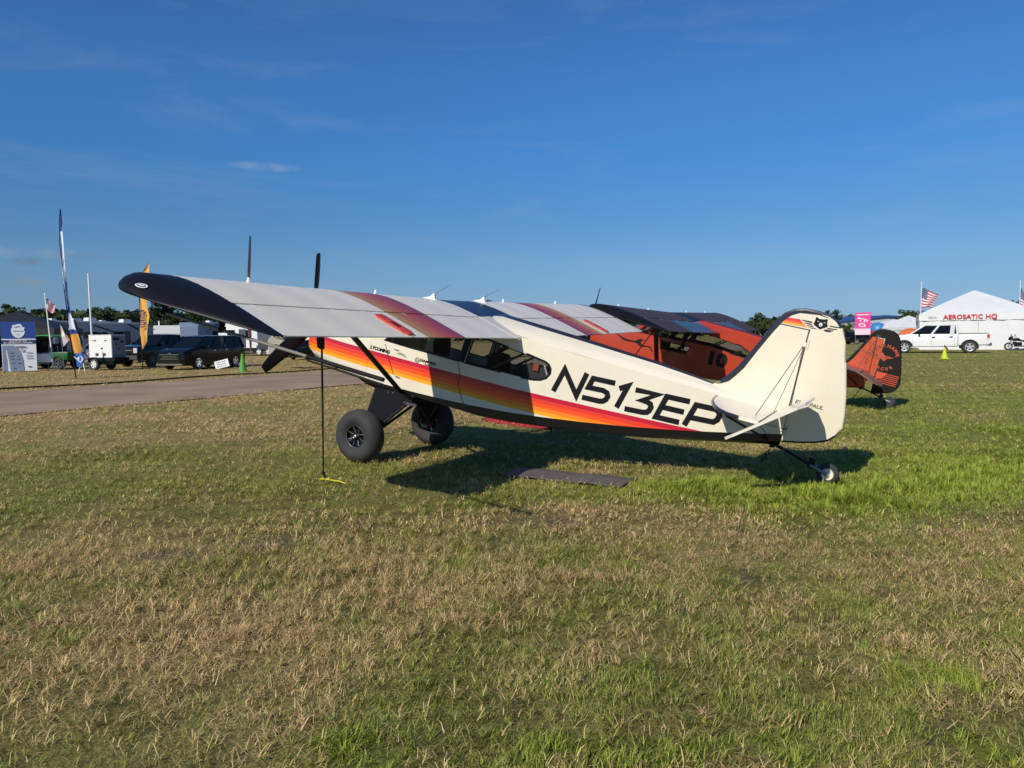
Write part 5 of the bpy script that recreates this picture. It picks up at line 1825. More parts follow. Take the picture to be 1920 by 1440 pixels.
for s in (1, -1):
    for x in (1.84, -1.83):
        arch(wp, x, s * 1.003, .50, s)
        make_wheel(x, s * .90, .41, .27, wp, mat('alloy_rim', '#b9babb', 0.35, metal=0.3), s, 5)
    mirror(wp, 1.0, s * .95, 1.26, s, K['satin'])
    boxpart('door_handle', wp, K['satin'], (.18, s * 1.012, 1.08), (.18, .03, .07))
    boxpart('door_handle', wp, K['satin'], (-.80, s * 1.012, 1.10), (.18, .03, .07))
    boxpart('tail_light', wp, K['redlens'], (-2.82, s * .985, 1.10), (.14, .05, .30))
    boxpart('tail_light_lens', wp, K['lamp'], (-2.82, s * .99, .98), (.12, .05, .09))
    boxpart('headlight', wp, K['lamp'], (2.80, s * .80, .92), (.14, .24, .22))
    boxpart('bed_rail', wp, K['satin'], (-2.02, s * .96, 1.325), (1.62, .06, .035))
    boxpart('running_board', wp, K['whiteplastic'], (.4, s * .97, .40), (2.3, .10, .05))
    for x in (1.36, .26, -1.0):
        boxpart('door_seam', wp, K['darkgrey'], (x, s * .999, .82), (.010, .012, .70))
boxpart('rear_bumper', wp, K['darkgrey'], (-2.93, 0, .58), (.18, 1.86, .18))
boxpart('grille', wp, K['chrome'], (2.89, 0, .88), (.05, 1.2, .28))
boxpart('front_bumper', wp, K['whiteplastic'], (2.90, 0, .56), (.14, 1.8, .2))

# --- white generator on a small trailer
gn = thing('generator_trailer', 'white generator box on a black single-axle trailer beside the blue feather banner', 'generator', (-22.95, 41.85, 0), math.atan2(-.35, .94))
white_g = mat('generator_white', '#e6e5e0', 0.4, var=0.02)
boxpart('housing', gn, white_g, (0, .465, 1.33), (1.67, .93, 1.24))
boxpart('lid', gn, white_g, (0, .465, 1.965), (1.70, .96, .03))
boxpart('shaded_side', gn, mat('generator_white_shaded', '#7f7f84', 0.45), (.845, .465, 1.33), (.03, .86, 1.2))  # side of the white housing away from the sun, its shade painted grey
for x in (-.26, .28):
    boxpart('vent', gn, K['darkgrey'], (x, -.006, .88), (.22, .02, .16))
boxpart('latch', gn, K['satin'], (.12, -.008, 1.22), (.14, .02, .07))
boxpart('lifting_eye', gn, K['satin'], (0, .0, 1.985), (.10, .03, .03))
small_print('lettering', (1, 5), .08, K['darkgrey'], gn, frame((-.42, -.012, 1.66), (1, 0, 0), (0, 0, 1)))
small_print('lettering', (4,), .08, K['darkgrey'], gn, frame((.45, -.012, 1.66), (1, 0, 0), (0, 0, 1)))
boxpart('louvre', gn, K['satin'], (.865, .30, 1.74), (.02, .40, .14))
boxpart('control_panel', gn, K['satin'], (.865, .68, 1.58), (.02, .18, .12))
boxpart('warning_sign', gn, K['darkgrey'], (.865, .30, 1.46), (.012, .12, .14))
boxpart('lock', gn, K['satin'], (.87, .46, 1.2), (.02, .07, .08))
boxpart('chassis', gn, K['satin'], (.05, .465, .60), (2.0, 1.0, .22))
boxpart('fuel_tank', gn, K['satin'], (.2, .465, .42), (1.3, .8, .18))
for y, s in ((-.06, -1), (.99, 1)):
    make_wheel(-.38, y, .33, .2, gn, K['whiteplastic'], s, 6)
    mb = MB()
    mb.lathe([(.40, -.13), (.40, .13)], (-.38, y, .33), axis='y', n=14, a0=.25, a1=PI - .25)
    mb.build('mudguard', K['satin'], gn, recalc=False)
mb = MB()
mb.tube([(-.9, .1, .55), (-1.55, .465, .48), (-.9, .83, .55)], .035, 6)
mb.tube([(-1.5, .465, .48), (-1.78, .465, .50)], .04, 6)
mb.build('tow_bar', K['grey'], gn)
mb = MB()
mb.tube([(-1.42, .465, .7), (-1.42, .465, .04)], .03, 6)
mb.lathe([(0, -.02), (.09, -.02), (.09, .02), (0, .02)], (-1.42, .465, .02), axis='z', n=10)
mb.build('jack_stand', K['alu'], gn)

# --- white folding easel stand in front of the banner
t = thing('easel', 'small white folding A-frame stand by the generator tow bar', 'easel', (-23.1, 40.25, 0))
for dx, dy in ((-.14, 0), (.16, .05)):
    mb = MB()
    mb.tube([(dx * .2, .06, .62), (dx, dy - .08, 0)], .022, 6)
    mb.build('leg', K['white'], t)
boxpart('cross_bar', t, K['white'], (0, .02, .40), (.22, .02, .03))

# --- green utility vehicle
uv = thing('utility_vehicle', 'dark green side-by-side utility vehicle with a green roof', 'utility vehicle', (-27.35, 44.6, 0), math.radians(172))
body_loft([(1.55, .55, .40, .80, .95, .8), (1.35, .70, .36, .92, 1.04, .85), (0.75, .74, .34, .98, 1.10, .85), (.62, .74, .32, .70, .74, .95), (-.4, .74, .32, .70, .74, .95)], uv, K['darkgrey'])
body_loft([(-.42, .74, .5, .95, 1.0, .97), (-1.5, .74, .5, .98, 1.02, .97), (-1.58, .72, .55, .95, 1.0, .97)], uv, green_m, 'cargo_box')
for s in (1, -1):
    for x in (.98, -1.02):
        make_wheel(x, s * .66, .33, .26, uv, K['darkgrey'], s, 5)
        mb = MB()
        mb.lathe([(.40, -.15), (.42, .15)], (x, s * .66, .34), axis='y', n=14, a0=.1, a1=PI - .1)
        mb.build('mudguard', green_m, uv, recalc=False)
    for x0, x1 in ((.85, .45), (-.42, -.48)):
        mb = MB()
        mb.tube([(x0, s * .68, .95 if x0 > 0 else .75), (x1, s * .64, 1.92)], .028, 6)
        mb.build('roll_bar', K['satin'], uv)
    boxpart('door', uv, green_m, (.12, s * .745, .66), (.9, .03, .46))
rr = []
for x, z in ((.62, 1.90), (.5, 1.97), (0, 2.0), (-.5, 1.98), (-.66, 1.91)):
    rr.append([(x, -.72, z - .03), (x, -.66, z + .03), (x, .66, z + .03), (x, .72, z - .03)])
MB().loft(rr, cap0=True, cap1=True).build('roof', green_roof, uv, smooth=40)
for y in (-.33, .33):
    boxpart('seat', uv, K['fabric_dark'], (-.10, y, .88), (.5, .52, .18))
    boxpart('seat_back', uv, K['fabric_dark'], (-.36, y, 1.22), (.12, .52, .56))
boxpart('windscreen', uv, K['carglass'], (.66, 0, 1.45), (.03, 1.24, .84))
boxpart('headlight', uv, K['lamp'], (1.42, .45, .92), (.12, .24, .09))
boxpart('headlight', uv, K['lamp'], (1.42, -.45, .92), (.12, .24, .09))

# --- motorcycle at the edge of the tent
mc = thing('motorcycle', 'black motorcycle parked against the white tent wall', 'motorcycle', (39.65, 58.6, 0), math.radians(168))
for x in (.72, -.74):
    mb = MB()
    mb.lathe([(.20, .04), (.26, .065), (.30, .05), (.315, 0), (.30, -.05), (.26, -.065), (.20, -.04)], (x, 0, .315), axis='y', n=24)
    wh = mb.build('wheel', K['rubber'], mc, smooth=50)
    mb = MB()
    mb.lathe([(.205, .04), (.20, .045), (.19, 0), (.20, -.045), (.205, -.04)], (x, 0, .315), axis='y', n=24)
    mb.lathe([(.05, .06), (.0, .06)], (x, 0, .315), axis='y', n=12)
    for k in range(7):
        a = 2 * PI * k / 7
        mb.tube([(x, 0, .315), (x + .2 * math.cos(a), 0, .315 + .2 * math.sin(a))], .012, 5)
    mb.build('rim', K['chrome'], wh)
mb = MB()
mb.loft([[(x, w * math.cos(q), z + h * math.sin(q)) for q in [2 * PI * k / 10 for k in range(10)]] for x, w, z, h in ((.42, .08, .80, .08), (.28, .17, .86, .13), (.02, .17, .84, .13), (-.12, .11, .78, .08))], cap0=True, cap1=True)
mb.build('fuel_tank', black_car, mc, smooth=60)
mb = MB()
mb.loft([[(x, w * math.cos(q), z + h * math.sin(q)) for q in [2 * PI * k / 10 for k in range(10)]] for x, w, z, h in ((-.10, .12, .76, .06), (-.4, .17, .72, .08), (-.75, .14, .80, .07), (-1.0, .08, .84, .05))], cap0=True, cap1=True)
mb.build('saddle', K['fabric_dark'], mc, smooth=60)
mb = MB()
mb.box((.05, 0, .46), (.46, .30, .36))
mb.box((.30, 0, .56), (.16, .34, .26))
mb.build('engine', K['satin'], mc)
mb = MB()
mb.tube([(.74, .09, .315), (.44, .09, .98)], .026, 6)
mb.tube([(.74, -.09, .315), (.44, -.09, .98)], .026, 6)
mb.build('fork', K['chrome'], mc)
mb = MB()
mb.tube([(.30, .42, 1.08), (.44, .22, 1.10), (.46, 0, 1.03), (.44, -.22, 1.10), (.30, -.42, 1.08)], .016, 6)
mb.build('handlebar', K['satin'], mc)
mb = MB()
mb.loft([[(x, w * math.cos(q), z + h * math.sin(q)) for q in [2 * PI * k / 10 for k in range(10)]] for x, w, z, h in ((.72, .09, .90, .09), (.60, .20, .94, .16), (.48, .18, .98, .16))], cap0=True, cap1=True)
mb.build('headlight_fairing', black_car, mc, smooth=60)
for s in (1, -1):
    mb = MB()
    mb.tube([(.2, s * .18, .34), (-.4, s * .20, .32), (-.95, s * .21, .40)], .045, 8)
    mb.build('exhaust', K['darkgrey'], mc)
    boxpart('pannier', mc, K['satin'], (-.78, s * .27, .58), (.5, .16, .28), 0, .9)
    mb = MB()
    mb.box((.40, s * .34, 1.20), (.04, .16, .09))
    mb.build('mirror', K['satin'], mc)

# ------------------------------------------------------------------ background: campers, tents, banners, flags
rv_grey = mat('camper_grey', '#77808c', 0.4, var=0.03)
rv_dark = mat('camper_charcoal', '#454b55', 0.4, var=0.04)
rv_white = mat('camper_white', '#dedfdc', 0.4, var=0.02)
rv_cream = mat('camper_cream', '#e9e2cf', 0.4, var=0.02)
rv_stripe = mat('camper_stripe', '#181a22', 0.4)
rv_blue = mat('camper_blue_stripe', '#27407a', 0.4)

def camper(loc, rz, L, H, side_m, label, front='cap', roof_units=3, wins=((-2.6, .9, .55), (-1.2, .5, .5), (.3, 1.0, .6)), swoosh=True, stripe=rv_stripe, nose_m=None, base_h=0.75, door=True):
    """towed camper: x forward; profile with a raked raised nose"""
    t = thing('camper_trailer', label, 'camper trailer', loc, rz)
    W2 = 1.24
    if front == 'cap':
        prof = [(-L / 2, base_h), (L / 2 - 2.5, base_h), (L / 2 - 2.3, 1.65), (L / 2 - .15, 1.72), (L / 2, 1.95), (L / 2 - .12, 2.5), (L / 2 - 1.25, H), (-L / 2 + .12, H), (-L / 2, H - .15)]
    else:
        prof = [(-L / 2, base_h), (L / 2 - .1, base_h), (L / 2, 1.3), (L / 2 - .08, H - .4), (L / 2 - .4, H), (-L / 2 + .12, H), (-L / 2, H - .15)]
    MB().prism(prof, lambda u, v, s: (u, W2 if s == 0 else -W2, v)).build('wall', side_m, t, smooth=None)
    boxpart('roof_edge', t, rv_white, (-.3, W2 + .006, H - .06), (L - 2.6, .02, .10))
    boxpart('roof_edge', t, rv_white, (-.3, -W2 - .006, H - .06), (L - 2.6, .02, .10))
    if nose_m is not None:
        MB().prism([(L / 2 - 2.25, 1.68), (L / 2 - .13, 1.76), (L / 2 + .03, 1.97), (L / 2 - .08, 2.5), (L / 2 - 1.2, H - .02)], lambda u, v, s: (u, (W2 + .02) if s == 0 else -(W2 + .02), v)).build('nose_cap', nose_m, t, smooth=None)
    for i in range(roof_units):
        x = -L / 2 + L * (i + .6) / (roof_units + .6)
        if i % 2 == 0:
            MB().box((x, .1, H + .17), (.95, .75, .34), 0, 0, .82).build('air_conditioner', rv_white, t, smooth=None)
        else:
            MB().box((x, -.1, H + .10), (.5, .5, .22), 0, 0, .85).build('roof_vent', rv_white, t, smooth=None)
    for x, w, h in wins:
        for s in (1, -1):
            f = boxpart('window', t, K['carglass'], (x, s * (W2 + .008), 2.12), (w, .03, h))
            boxpart('frame', f, rv_stripe, (x, s * (W2 + .004), 2.12), (w + .09, .016, h + .09))
    if swoosh:
        for s in (1, -1):
            for k, (x0, z0, x1, z1) in enumerate(((-L * .30, H - .2, -L * .02, 2.45), (L * .12, H - .15, L * .36, 2.3), (-L * .46, 1.55, -L * .18, 1.3))):
                mb = MB()
                y = s * (W2 + .005)
                mb.add([(x0, y, z0), (x0 + .5, y, z0), (x1, y, z1 + .05), (x1 - .1, y, z1 - .08)], [(0, 1, 2, 3)])
                mb.build('swoosh', stripe, t, smooth=None)
    if door:
        boxpart('door', t, rv_dark, (1.25, W2 + .006, 1.65), (.7, .02, 1.75))
        boxpart('door', t, rv_dark, (1.25, -W2 - .006, 1.65), (.7, .02, 1.75))
    for x in (-.7, .25):
        for s in (1, -1):
            make_wheel(x - .6, s * (W2 - .14), .36, .22, t, K['whiteplastic'], s, 5)
    boxpart('undercarriage', t, K['satin'], (-.6, 0, .58), (L * .7, 2.2, .34))
    return t

camper((-39.3, 73, 0), math.radians(66), 9.5, 3.35, mat('camper_slate', '#8f98a5', 0.4, var=.03), 'grey fifth-wheel camper with black swooshes behind the white generator')
camper((-41.0, 69, 0), math.radians(-112), 9.5, 3.45, mat('camper_slate_light', '#8a929e', 0.4), 'camper with a cream nose cap and tall roof unit behind the blue feather banner', roof_units=2, nose_m=rv_cream, swoosh=False)
camper((-30.6, 78, 0), math.radians(-108), 8.5, 3.3, mat('camper_blue_grey', '#66768c', 0.4), 'blue grey camper with a diagonal blue stripe behind the black pickup', front='flat', stripe=rv_blue, roof_units=2, wins=((-1.6, 1.2, .6), (1.8, .6, .6)))
camper((-24.0, 72, 0), math.radians(170), 7.5, 3.1, rv_white, 'white camper with a dark window band behind the black minivan', front='flat', swoosh=False, roof_units=1, wins=((-.4, 2.6, .55), (2.4, .7, .6)))
camper((-19.3, 66, 0), math.radians(-100), 8.0, 2.9, rv_dark, 'dark grey low camper behind the red and white feather banners', front='flat', roof_units=1, swoosh=False, wins=((-1.5, .9, .5), (1.2, .9, .5)))
# white slide-out awning box with a small rail on top
t = thing('truck_camper', 'white boxy camper top with two hoops on its roof above the black pickup', 'camper', (-32.6, 71.0, 0), math.radians(-60))
MB().prism([(-1.0, 1.5), (1.2, 1.5), (1.3, 2.2), (1.05, 2.95), (-1.0, 2.95)], lambda u, v, s: (u, 1.05 if s == 0 else -1.05, v)).build('shell', rv_white, t, smooth=None)
boxpart('lower_body', t, rv_dark, (0, 0, .95), (3.6, 1.9, 1.0))
for s_ in (1, -1):
    boxpart('trim_band', t, rv_stripe, (.05, s_ * 1.055, 2.62), (1.9, .02, .07))
for x in (-.55, -.1):
    mb = MB()
    mb.tube([(x - .16, -.6, 2.95), (x - .16, -.6, 3.25), (x, -.6, 3.38), (x + .16, -.6, 3.25), (x + .16, -.6, 2.95)], .03, 6)
    mb.build('ladder_hoop', K['white'], t)
for x in (-1.1, 1.1):
    for s_ in (1, -1):
        make_wheel(x, s_ * .86, .38, .24, t, K['darkgrey'], s_, 5)

# dark parked cars at the far left edge and between the campers
def small_car(loc, rz, paint, label, group=None):
    t = thing('parked_car', label, 'car', loc, rz, group)
    body_loft([(2.25, .60, .30, .58, .70, .86), (2.1, .84, .24, .70, .82, .88), (1.2, .90, .20, .82, .96, .9), (0, .91, .20, .88, 1.0, .92), (-1.6, .90, .22, .90, 1.02, .92), (-2.2, .82, .32, .84, .96, .9)], t, paint)
    cabin(t, (1.05, -1.9, .78, .78, .98), (0.25, -1.45, .64, .62, 1.50), paint, [(.36, .04), (.68, .045)])
    for s in (1, -1):
        for x in (1.35, -1.35):
            arch(t, x, s * .905, .37, s)
            make_wheel(x, s * .82, .335, .21, t, K['alu'], s)
        boxpart('headlight', t, K['lamp'], (2.15, s * .6, .66), (.1, .3, .12))
        boxpart('tail_light', t, K['redlens'], (-2.17, s * .66, .80), (.06, .25, .12))
        mirror(t, .75, s * .84, .95, s, paint)
    boxpart('grille', t, K['satin'], (2.25, 0, .5), (.05, .9, .18))
    return t

silver = mat('car_paint_silver', '#9b9ea3', 0.25, metal=0.3, coat=0.4)
bluegrey = mat('car_paint_blue_grey', '#31415c', 0.2, coat=0.5)
small_car((-30.4, 43.6, 0), math.radians(-100), black_car, 'dark car cut by the left edge of the view beside the blue banner')
small_car((-27.6, 56.5, 0), math.radians(-106), bluegrey, 'blue grey car standing behind the generator and the black pickup')
small_car((-31.8, 58.0, 0), math.radians(-100), silver, 'silver car half hidden behind the feather banner and the generator')
small_car((-15.6, 58.0, 0), math.radians(-95), black_car, 'dark car behind the propeller of the cream aircraft')
small_car((9.2, 66.5, 0), math.radians(-80), white_car, 'white car seen through the gap in front of the orange aircraft')
small_car((52.0, 96.0, 0), math.radians(170), white_car, 'white car among the tents right of the rudder')
small_car((43.5, 93.0, 0), math.radians(10), black_car, 'dark car beyond the orange tail near the pink banner')
small_car((36.5, 100.0, 0), math.radians(165), white_car, 'white car far beyond the cabin of the orange aircraft', None)
small_car((-30.9, 86.0, 0), math.radians(-100), white_car, 'white car parked far back between the campers')
small_car((7.0, 73.0, 0), math.radians(-100), silver, 'silver van-like car behind the white one in front of the orange aircraft')

# --- tents
def peak_tent(name, label, cat, loc, rz, w, d, eave, peak, fabric, walls=True, valance=0.35, poles=True, wall_m=None):
    t = thing(name, label, cat, loc, rz)
    x, y = w / 2, d / 2
    n = 8
    rows = []
    for k in range(n + 1):
        f = k / n
        z = eave + (peak - eave) * (f ** 0.93)
        s = 1 - f * 0.985
        rows.append([(-x * s, -y * s, z), (0, -y * s * (1 + .0 * f), z - .05 * math.sin(PI * f)), (x * s, -y * s, z), (x * s, 0, z - .05 * math.sin(PI * f)), (x * s, y * s, z), (0, y * s, z - .05 * math.sin(PI * f)), (-x * s, y * s, z), (-x * s, 0, z - .05 * math.sin(PI * f))])
    MB().loft(rows, cap1=True).build('canopy', fabric, t, smooth=20)
    for a, b in (((-x, -y), (x, -y)), ((x, -y), (x, y)), ((x, y), (-x, y)), ((-x, y), (-x, -y))):
        mb = MB()
        m = 24
        top, bot = [], []
        nx, ny = (b[1] - a[1]), -(b[0] - a[0])
        ln = math.hypot(nx, ny)
        for k in range(m + 1):
            f = k / m
            wv = 0.02 * math.sin(f * 40)
            px, py = a[0] + (b[0] - a[0]) * f + nx / ln * (.02), a[1] + (b[1] - a[1]) * f + ny / ln * .02
            top.append((px, py, eave + .02))
            bot.append((px + nx / ln * wv, py + ny / ln * wv, eave - valance - .03 * abs(math.sin(f * 20))))
        mb.loft([top, bot], closed=False)
        mb.build('valance', fabric, t, recalc=False)
        if walls:
            mb = MB()
            rows = []
            for z in np.linspace(eave - valance * .3, 0.02, 7):
                row = []
                for k in range(41):
                    f = k / 40
                    wv = 0.055 * math.sin(f * 31 + z * 1.1) * (1 - z / eave * .6) + .03 * math.sin(f * 77 + z * 3)
                    row.append((a[0] + (b[0] - a[0]) * f - nx / ln * (.06 - wv), a[1] + (b[1] - a[1]) * f - ny / ln * (.06 - wv), z))
                rows.append(row)
            mb.loft(rows, closed=False)
            mb.build('wall', wall_m or fabric, t, smooth=60, recalc=False)
    for sx, sy in ((-1, -1), (1, -1), (1, 1), (-1, 1)):
        mb = MB()
        mb.tube([(sx * (x - .05), sy * (y - .05), 0), (sx * (x - .05), sy * (y - .05), eave)], .04, 6)
        mb.build('pole', K['alu'], t)
    return t

tent_white = mat('tent_white', '#dcdddb', 0.55, var=0.03, vscale=1.2, bump=0.6, bscale=1.3)
big = peak_tent('marquee', 'big white marquee with a pointed roof and red lettering across its front', 'tent', (39.75, 64.6, 0), math.radians(-27), 8.5, 8.5, 2.95, 5.0, tent_white, valance=.5)
text('lettering', 'AEROSATIC HQ', .50, mat('letter_red', '#c4202e', 0.6), big, frame((-.6, -4.36, 2.70), (1, 0, 0), (0, 0, 1)), bold=.012, xs=1.06)
small_print('lettering', (6,), .15, mat('letter_pale', '#9aa0b0', 0.6), big, frame((-3.2, -4.36, 2.72), (1, 0, 0), (0, 0, 1)))
mb = MB()
mb.tube([(0, -4.31, 0.0), (0, -4.31, 2.5)], .012, 5)
mb.build('wall_seam', K['grey'], big)
peak_tent('marquee', 'small white peaked tent with a blue end wall beyond the white pickup', 'tent', (47.6, 90, 0), math.radians(12), 4.6, 4.6, 2.0, 3.4, tent_white, wall_m=tent_white)
peak_tent('marquee', 'low white tent between the pink banner and the small peaked tent', 'tent', (57.0, 112, 0), math.radians(5), 7, 5, 2.2, 3.3, tent_white)
bt = peak_tent('canopy_tent', 'black pop-up canopy tent behind the blue and white banner', 'tent', (-32.4, 49.4, 0), math.radians(8), 6.2, 4.2, 2.45, 3.6, mat('tent_black', (0.016, 0.015, 0.018), 0.6, bump=0.2, bscale=3), walls=False, valance=.42)
# blue storage wall beside the small tent
tag(MB().box((48.7, 87.5, 1.15), (1.7, .1, 2.3), 0, 0.2).build('blue_screen', mat('blue_fabric', '#4a6790', 0.6), smooth=None), 'blue fabric screen standing beside the small peaked tent', 'screen')
# orange dome tent
mb = MB()
rr = []
for k in range(7):
    f = k / 6
    r = math.cos(f * PI / 2)
    rr.append([(1.25 * r * math.cos(a) * (1 + .06 * math.cos(4 * a)), 1.05 * r * math.sin(a) * (1 + .06 * math.cos(4 * a)), 1.25 * math.sin(f * PI / 2) + .6) for a in [2 * PI * j / 24 for j in range(24)]])
mb.loft(rr)
dm = thing('dome_tent', 'round orange dome tent on a low trailer behind the white pickup hood', 'tent', (37.2, 70.0, 0))
mb.build('dome', mat('dome_orange', '#cf6a35', 0.6), dm, smooth=60)
boxpart('trailer_bed', dm, rv_white, (0, 0, .45), (3.4, 1.9, .32))
for x in (-.8, .8):
    make_wheel(x, -.95, .28, .2, dm, K['whiteplastic'], -1, 5)
    make_wheel(x, .95, .28, .2, dm, K['whiteplastic'], 1, 5)
# round blue and red inflatable
bl = thing('inflatable_ball', 'round blue inflatable with a red band beyond the pink banner', 'inflatable', (44.9, 92, 0))
mb = MB()
mb.lathe([(.001, .8), (.5, .9), (.85, 1.25), (.98, 1.7), (.85, 2.2), (.5, 2.55), (.001, 2.68)], (0, 0, 0), axis='z', n=24)
mb.build('ball', mat('inflatable_blue', '#3f7fb5', 0.4), bl, smooth=80)
mb = MB()
mb.lathe([(.40, .6), (.40, .8), (.87, 1.2), (.99, 1.5), (1.0, 1.62)], (-.1, -.05, 0), axis='z', n=24, a0=2.2, a1=4.4)
mb.build('band', mat('inflatable_red', '#c04a30', 0.4), bl, smooth=80, recalc=False)
mb = MB()
mb.lathe([(.5, 0), (.42, .9)], (0, 0, 0), axis='z', n=16)
mb.build('stand', K['white'], bl)

# large blue roofed hall far away
hl = thing('hall', 'long low hall with a blue roof on the horizon behind the pink banner', 'hall', (83, 175, 0), math.radians(4))
MB().prism([(-16, 0), (16, 0), (16, 3.3), (0, 4.7), (-16, 3.3)], lambda u, v, s: (u, 8 if s == 0 else -8, v)).build('wall', mat('hall_wall', '#b9bfc6', 0.7), hl, smooth=None)
MB().prism([(-16.6, 3.1), (0, 4.6), (16.6, 3.1), (16.6, 3.5), (0, 5.0), (-16.6, 3.5)], lambda u, v, s: (u, 8.5 if s == 0 else -8.5, v)).build('roof', mat('hall_roof', '#2f5488', 0.5), hl, smooth=None)

# --- banners
def panel_banner(name, label, loc, rz, w, h, z0, layers, legs=True, cat='banner'):
    """layers: list of (u0, v0, u1, v1, material) in fractions of the panel"""
    t = thing(name, label, cat, loc, rz)
    for i, (u0, v0, u1, v1, m) in enumerate(layers):
        e = .012 * i
        MB().box(((u0 + u1 - 1) / 2 * w, -e, z0 + (v0 + v1) / 2 * h), ((u1 - u0) * w, .03, (v1 - v0) * h)).build('panel' if i == 0 else 'print', m, t, smooth=None)
    if legs:
        for s in (-1, 1):
            mb = MB()
            mb.tube([(s * w * .46, .04, 0), (s * w * .46, .04, z0 + h)], .02, 6)
            mb.build('pole', K['alu'], t)
            boxpart('foot', t, K['satin'], (s * w * .46, .0, .02), (.06, .5, .04))
    return t

ban_blue = mat('banner_blue', '#1f4690', 0.6)
ban_navy = mat('banner_navy', '#1b2f63', 0.6)
ban_white = mat('banner_white', '#dfe3e8', 0.6)
ban_grey = mat('banner_grey', '#7c8aa3', 0.6)
bb = panel_banner('pull_up_banner', 'tall display banner, blue top with a white badge and white lower half', (-27.05, 41.2, 0), math.radians(26), 1.60, 2.7, 0.04,
                  [(0, 0, 1, 1, ban_white), (0, .66, 1, 1, ban_blue), (0, .555, 1, .63, ban_navy)])
def on_banner(t, w, h, z0, y, polys, m, name='print'):
    mb = MB()
    for p in polys:
        tri = tessellate_polygon([[Vector((u, v, 0)) for u, v in p]])
        mb.add([((u - .5) * w, y, z0 + v * h) for u, v in p], [tuple(k) for k in tri])
    return mb.build(name, m, t, smooth=None)
badge_pts = [(.30, .80), (.33, .74), (.40, .69), (.5, .67), (.60, .69), (.67, .74), (.70, .80), (.67, .84), (.70, .88), (.62, .90), (.60, .95), (.5, .955), (.42, .935), (.33, .93), (.34, .88), (.30, .86)]
on_banner(bb, 1.60, 2.7, .04, -.045, [badge_pts], ban_white, 'badge')
on_banner(bb, 1.60, 2.7, .04, -.050, [[(.36, .82), (.66, .815), (.66, .80), (.36, .805)], [(.40, .88), (.60, .895), (.55, .91), (.42, .90)], [(.44, .74), (.56, .74), (.5, .725)]], ban_blue, 'badge_print')
small_print('lettering', (5, 3, 2, 4), .075, K['white'], bb, frame((0, -.05, .04 + .612 * 2.7), (1, 0, 0), (0, 0, 1)))
small_print('lettering', (4, 8, 3, 9), .075, K['white'], bb, frame((0, -.05, .04 + .575 * 2.7), (1, 0, 0), (0, 0, 1)))
sw = [(.12, .0)] + [(.10 + .01 * k, .05 * k) for k in range(1, 10)] + [(.22, .52), (.36, .52), (.47, .46), (.55, .36), (.60, .22), (.62, .0)]
on_banner(bb, 1.60, 2.7, .04, -.040, [[(.02, .0), (.02, .52), (.36, .52), (.47, .46), (.55, .36), (.60, .22), (.62, .0)]], ban_grey, 'curved_print')
on_banner(bb, 1.60, 2.7, .04, -.046, [[(.12, .42), (.15, .42), (.20, .2), (.24, .0), (.16, .0), (.16, .2)]], ban_white, 'curved_print')
sponsor = [[(a, b), (a + c, b), (a + c, b + .012), (a, b + .012)] for a, b, c in ((.42, .49, .26), (.44, .475, .3), (.70, .36, .2), (.70, .30, .2), (.70, .25, .22), (.24, .36, .12), (.24, .30, .12), (.44, .29, .07), (.26, .24, .1), (.42, .24, .1), (.28, .16, .1), (.45, .15, .1), (.32, .05, .08))]
on_banner(bb, 1.60, 2.7, .04, -.052, sponsor, ban_navy, 'sponsor_line')
on_banner(bb, 1.60, 2.7, .04, -.052, [[(.60 + .06 * math.cos(k * PI / 6), .42 + .035 * math.sin(k * PI / 6)) for k in range(12)]], mat('seal_pink', '#b7a9b4', 0.6), 'seal')
on_banner(bb, 1.60, 2.7, .04, -.052, [[(.74, .075), (.84, .075), (.84, .095), (.74, .095)]], mat('small_red', '#8a2030', 0.6), 'red_mark')

# white board leaning by the utility vehicle
t = thing('white_board', 'white board on its side beside the blue and white banner', 'board', (-26.45, 42.0, 0), math.radians(20))
t.scale = (.78, 1, .92)
MB().prism([(-.45, .55), (.75, .52), (.80, .62), (.62, 1.02), (-.45, 1.05)], lambda u, v, s: (u, .02 if s == 0 else -.02, v)).build('sheet', mat('board_white', '#e3e6ea', 0.5), t, smooth=None)
for x in (-.3, .5):
    mb = MB()
    mb.tube([(x, .03, 0), (x, .03, .6)], .02, 6)
    mb.build('leg', K['grey'], t)

# pink banner by the tents
pb = panel_banner('banner_sign', 'pink vertical banner with white script and a white foot', (29.95, 64.0, 0), math.radians(-22), 1.2, 1.9, 1.33, [(0, 0, 1, 1, mat('pink_pale', '#e9c9d8', 0.6)), (0.0, .28, 1, 1, mat('pink_hot', '#e23a8e', 0.6))])
wl = [[(.1, .88), (.9, .88), (.9, .92), (.1, .92)], [(.12, .72), (.26, .80), (.32, .79), (.22, .70)], [(.22, .76), (.52, .72), (.52, .685), (.22, .72)], [(.3, .68), (.42, .62), (.40, .58), (.28, .64)],
      [(.50, .74), (.84, .66), (.82, .62), (.50, .70)], [(.60, .66), (.68, .66), (.62, .56), (.54, .56)], [(.76, .66), (.86, .64), (.80, .57), (.72, .58)], [(.25, .52), (.62, .50), (.62, .46), (.25, .48)], [(.24, .50), (.32, .50), (.34, .38), (.26, .38)], [(.30, .40), (.66, .38), (.66, .345), (.30, .365)], [(.58, .48), (.68, .46), (.66, .36), (.58, .38)]]
on_banner(pb, 1.2, 1.9, 1.33, -.04, wl, K['white'], 'script')

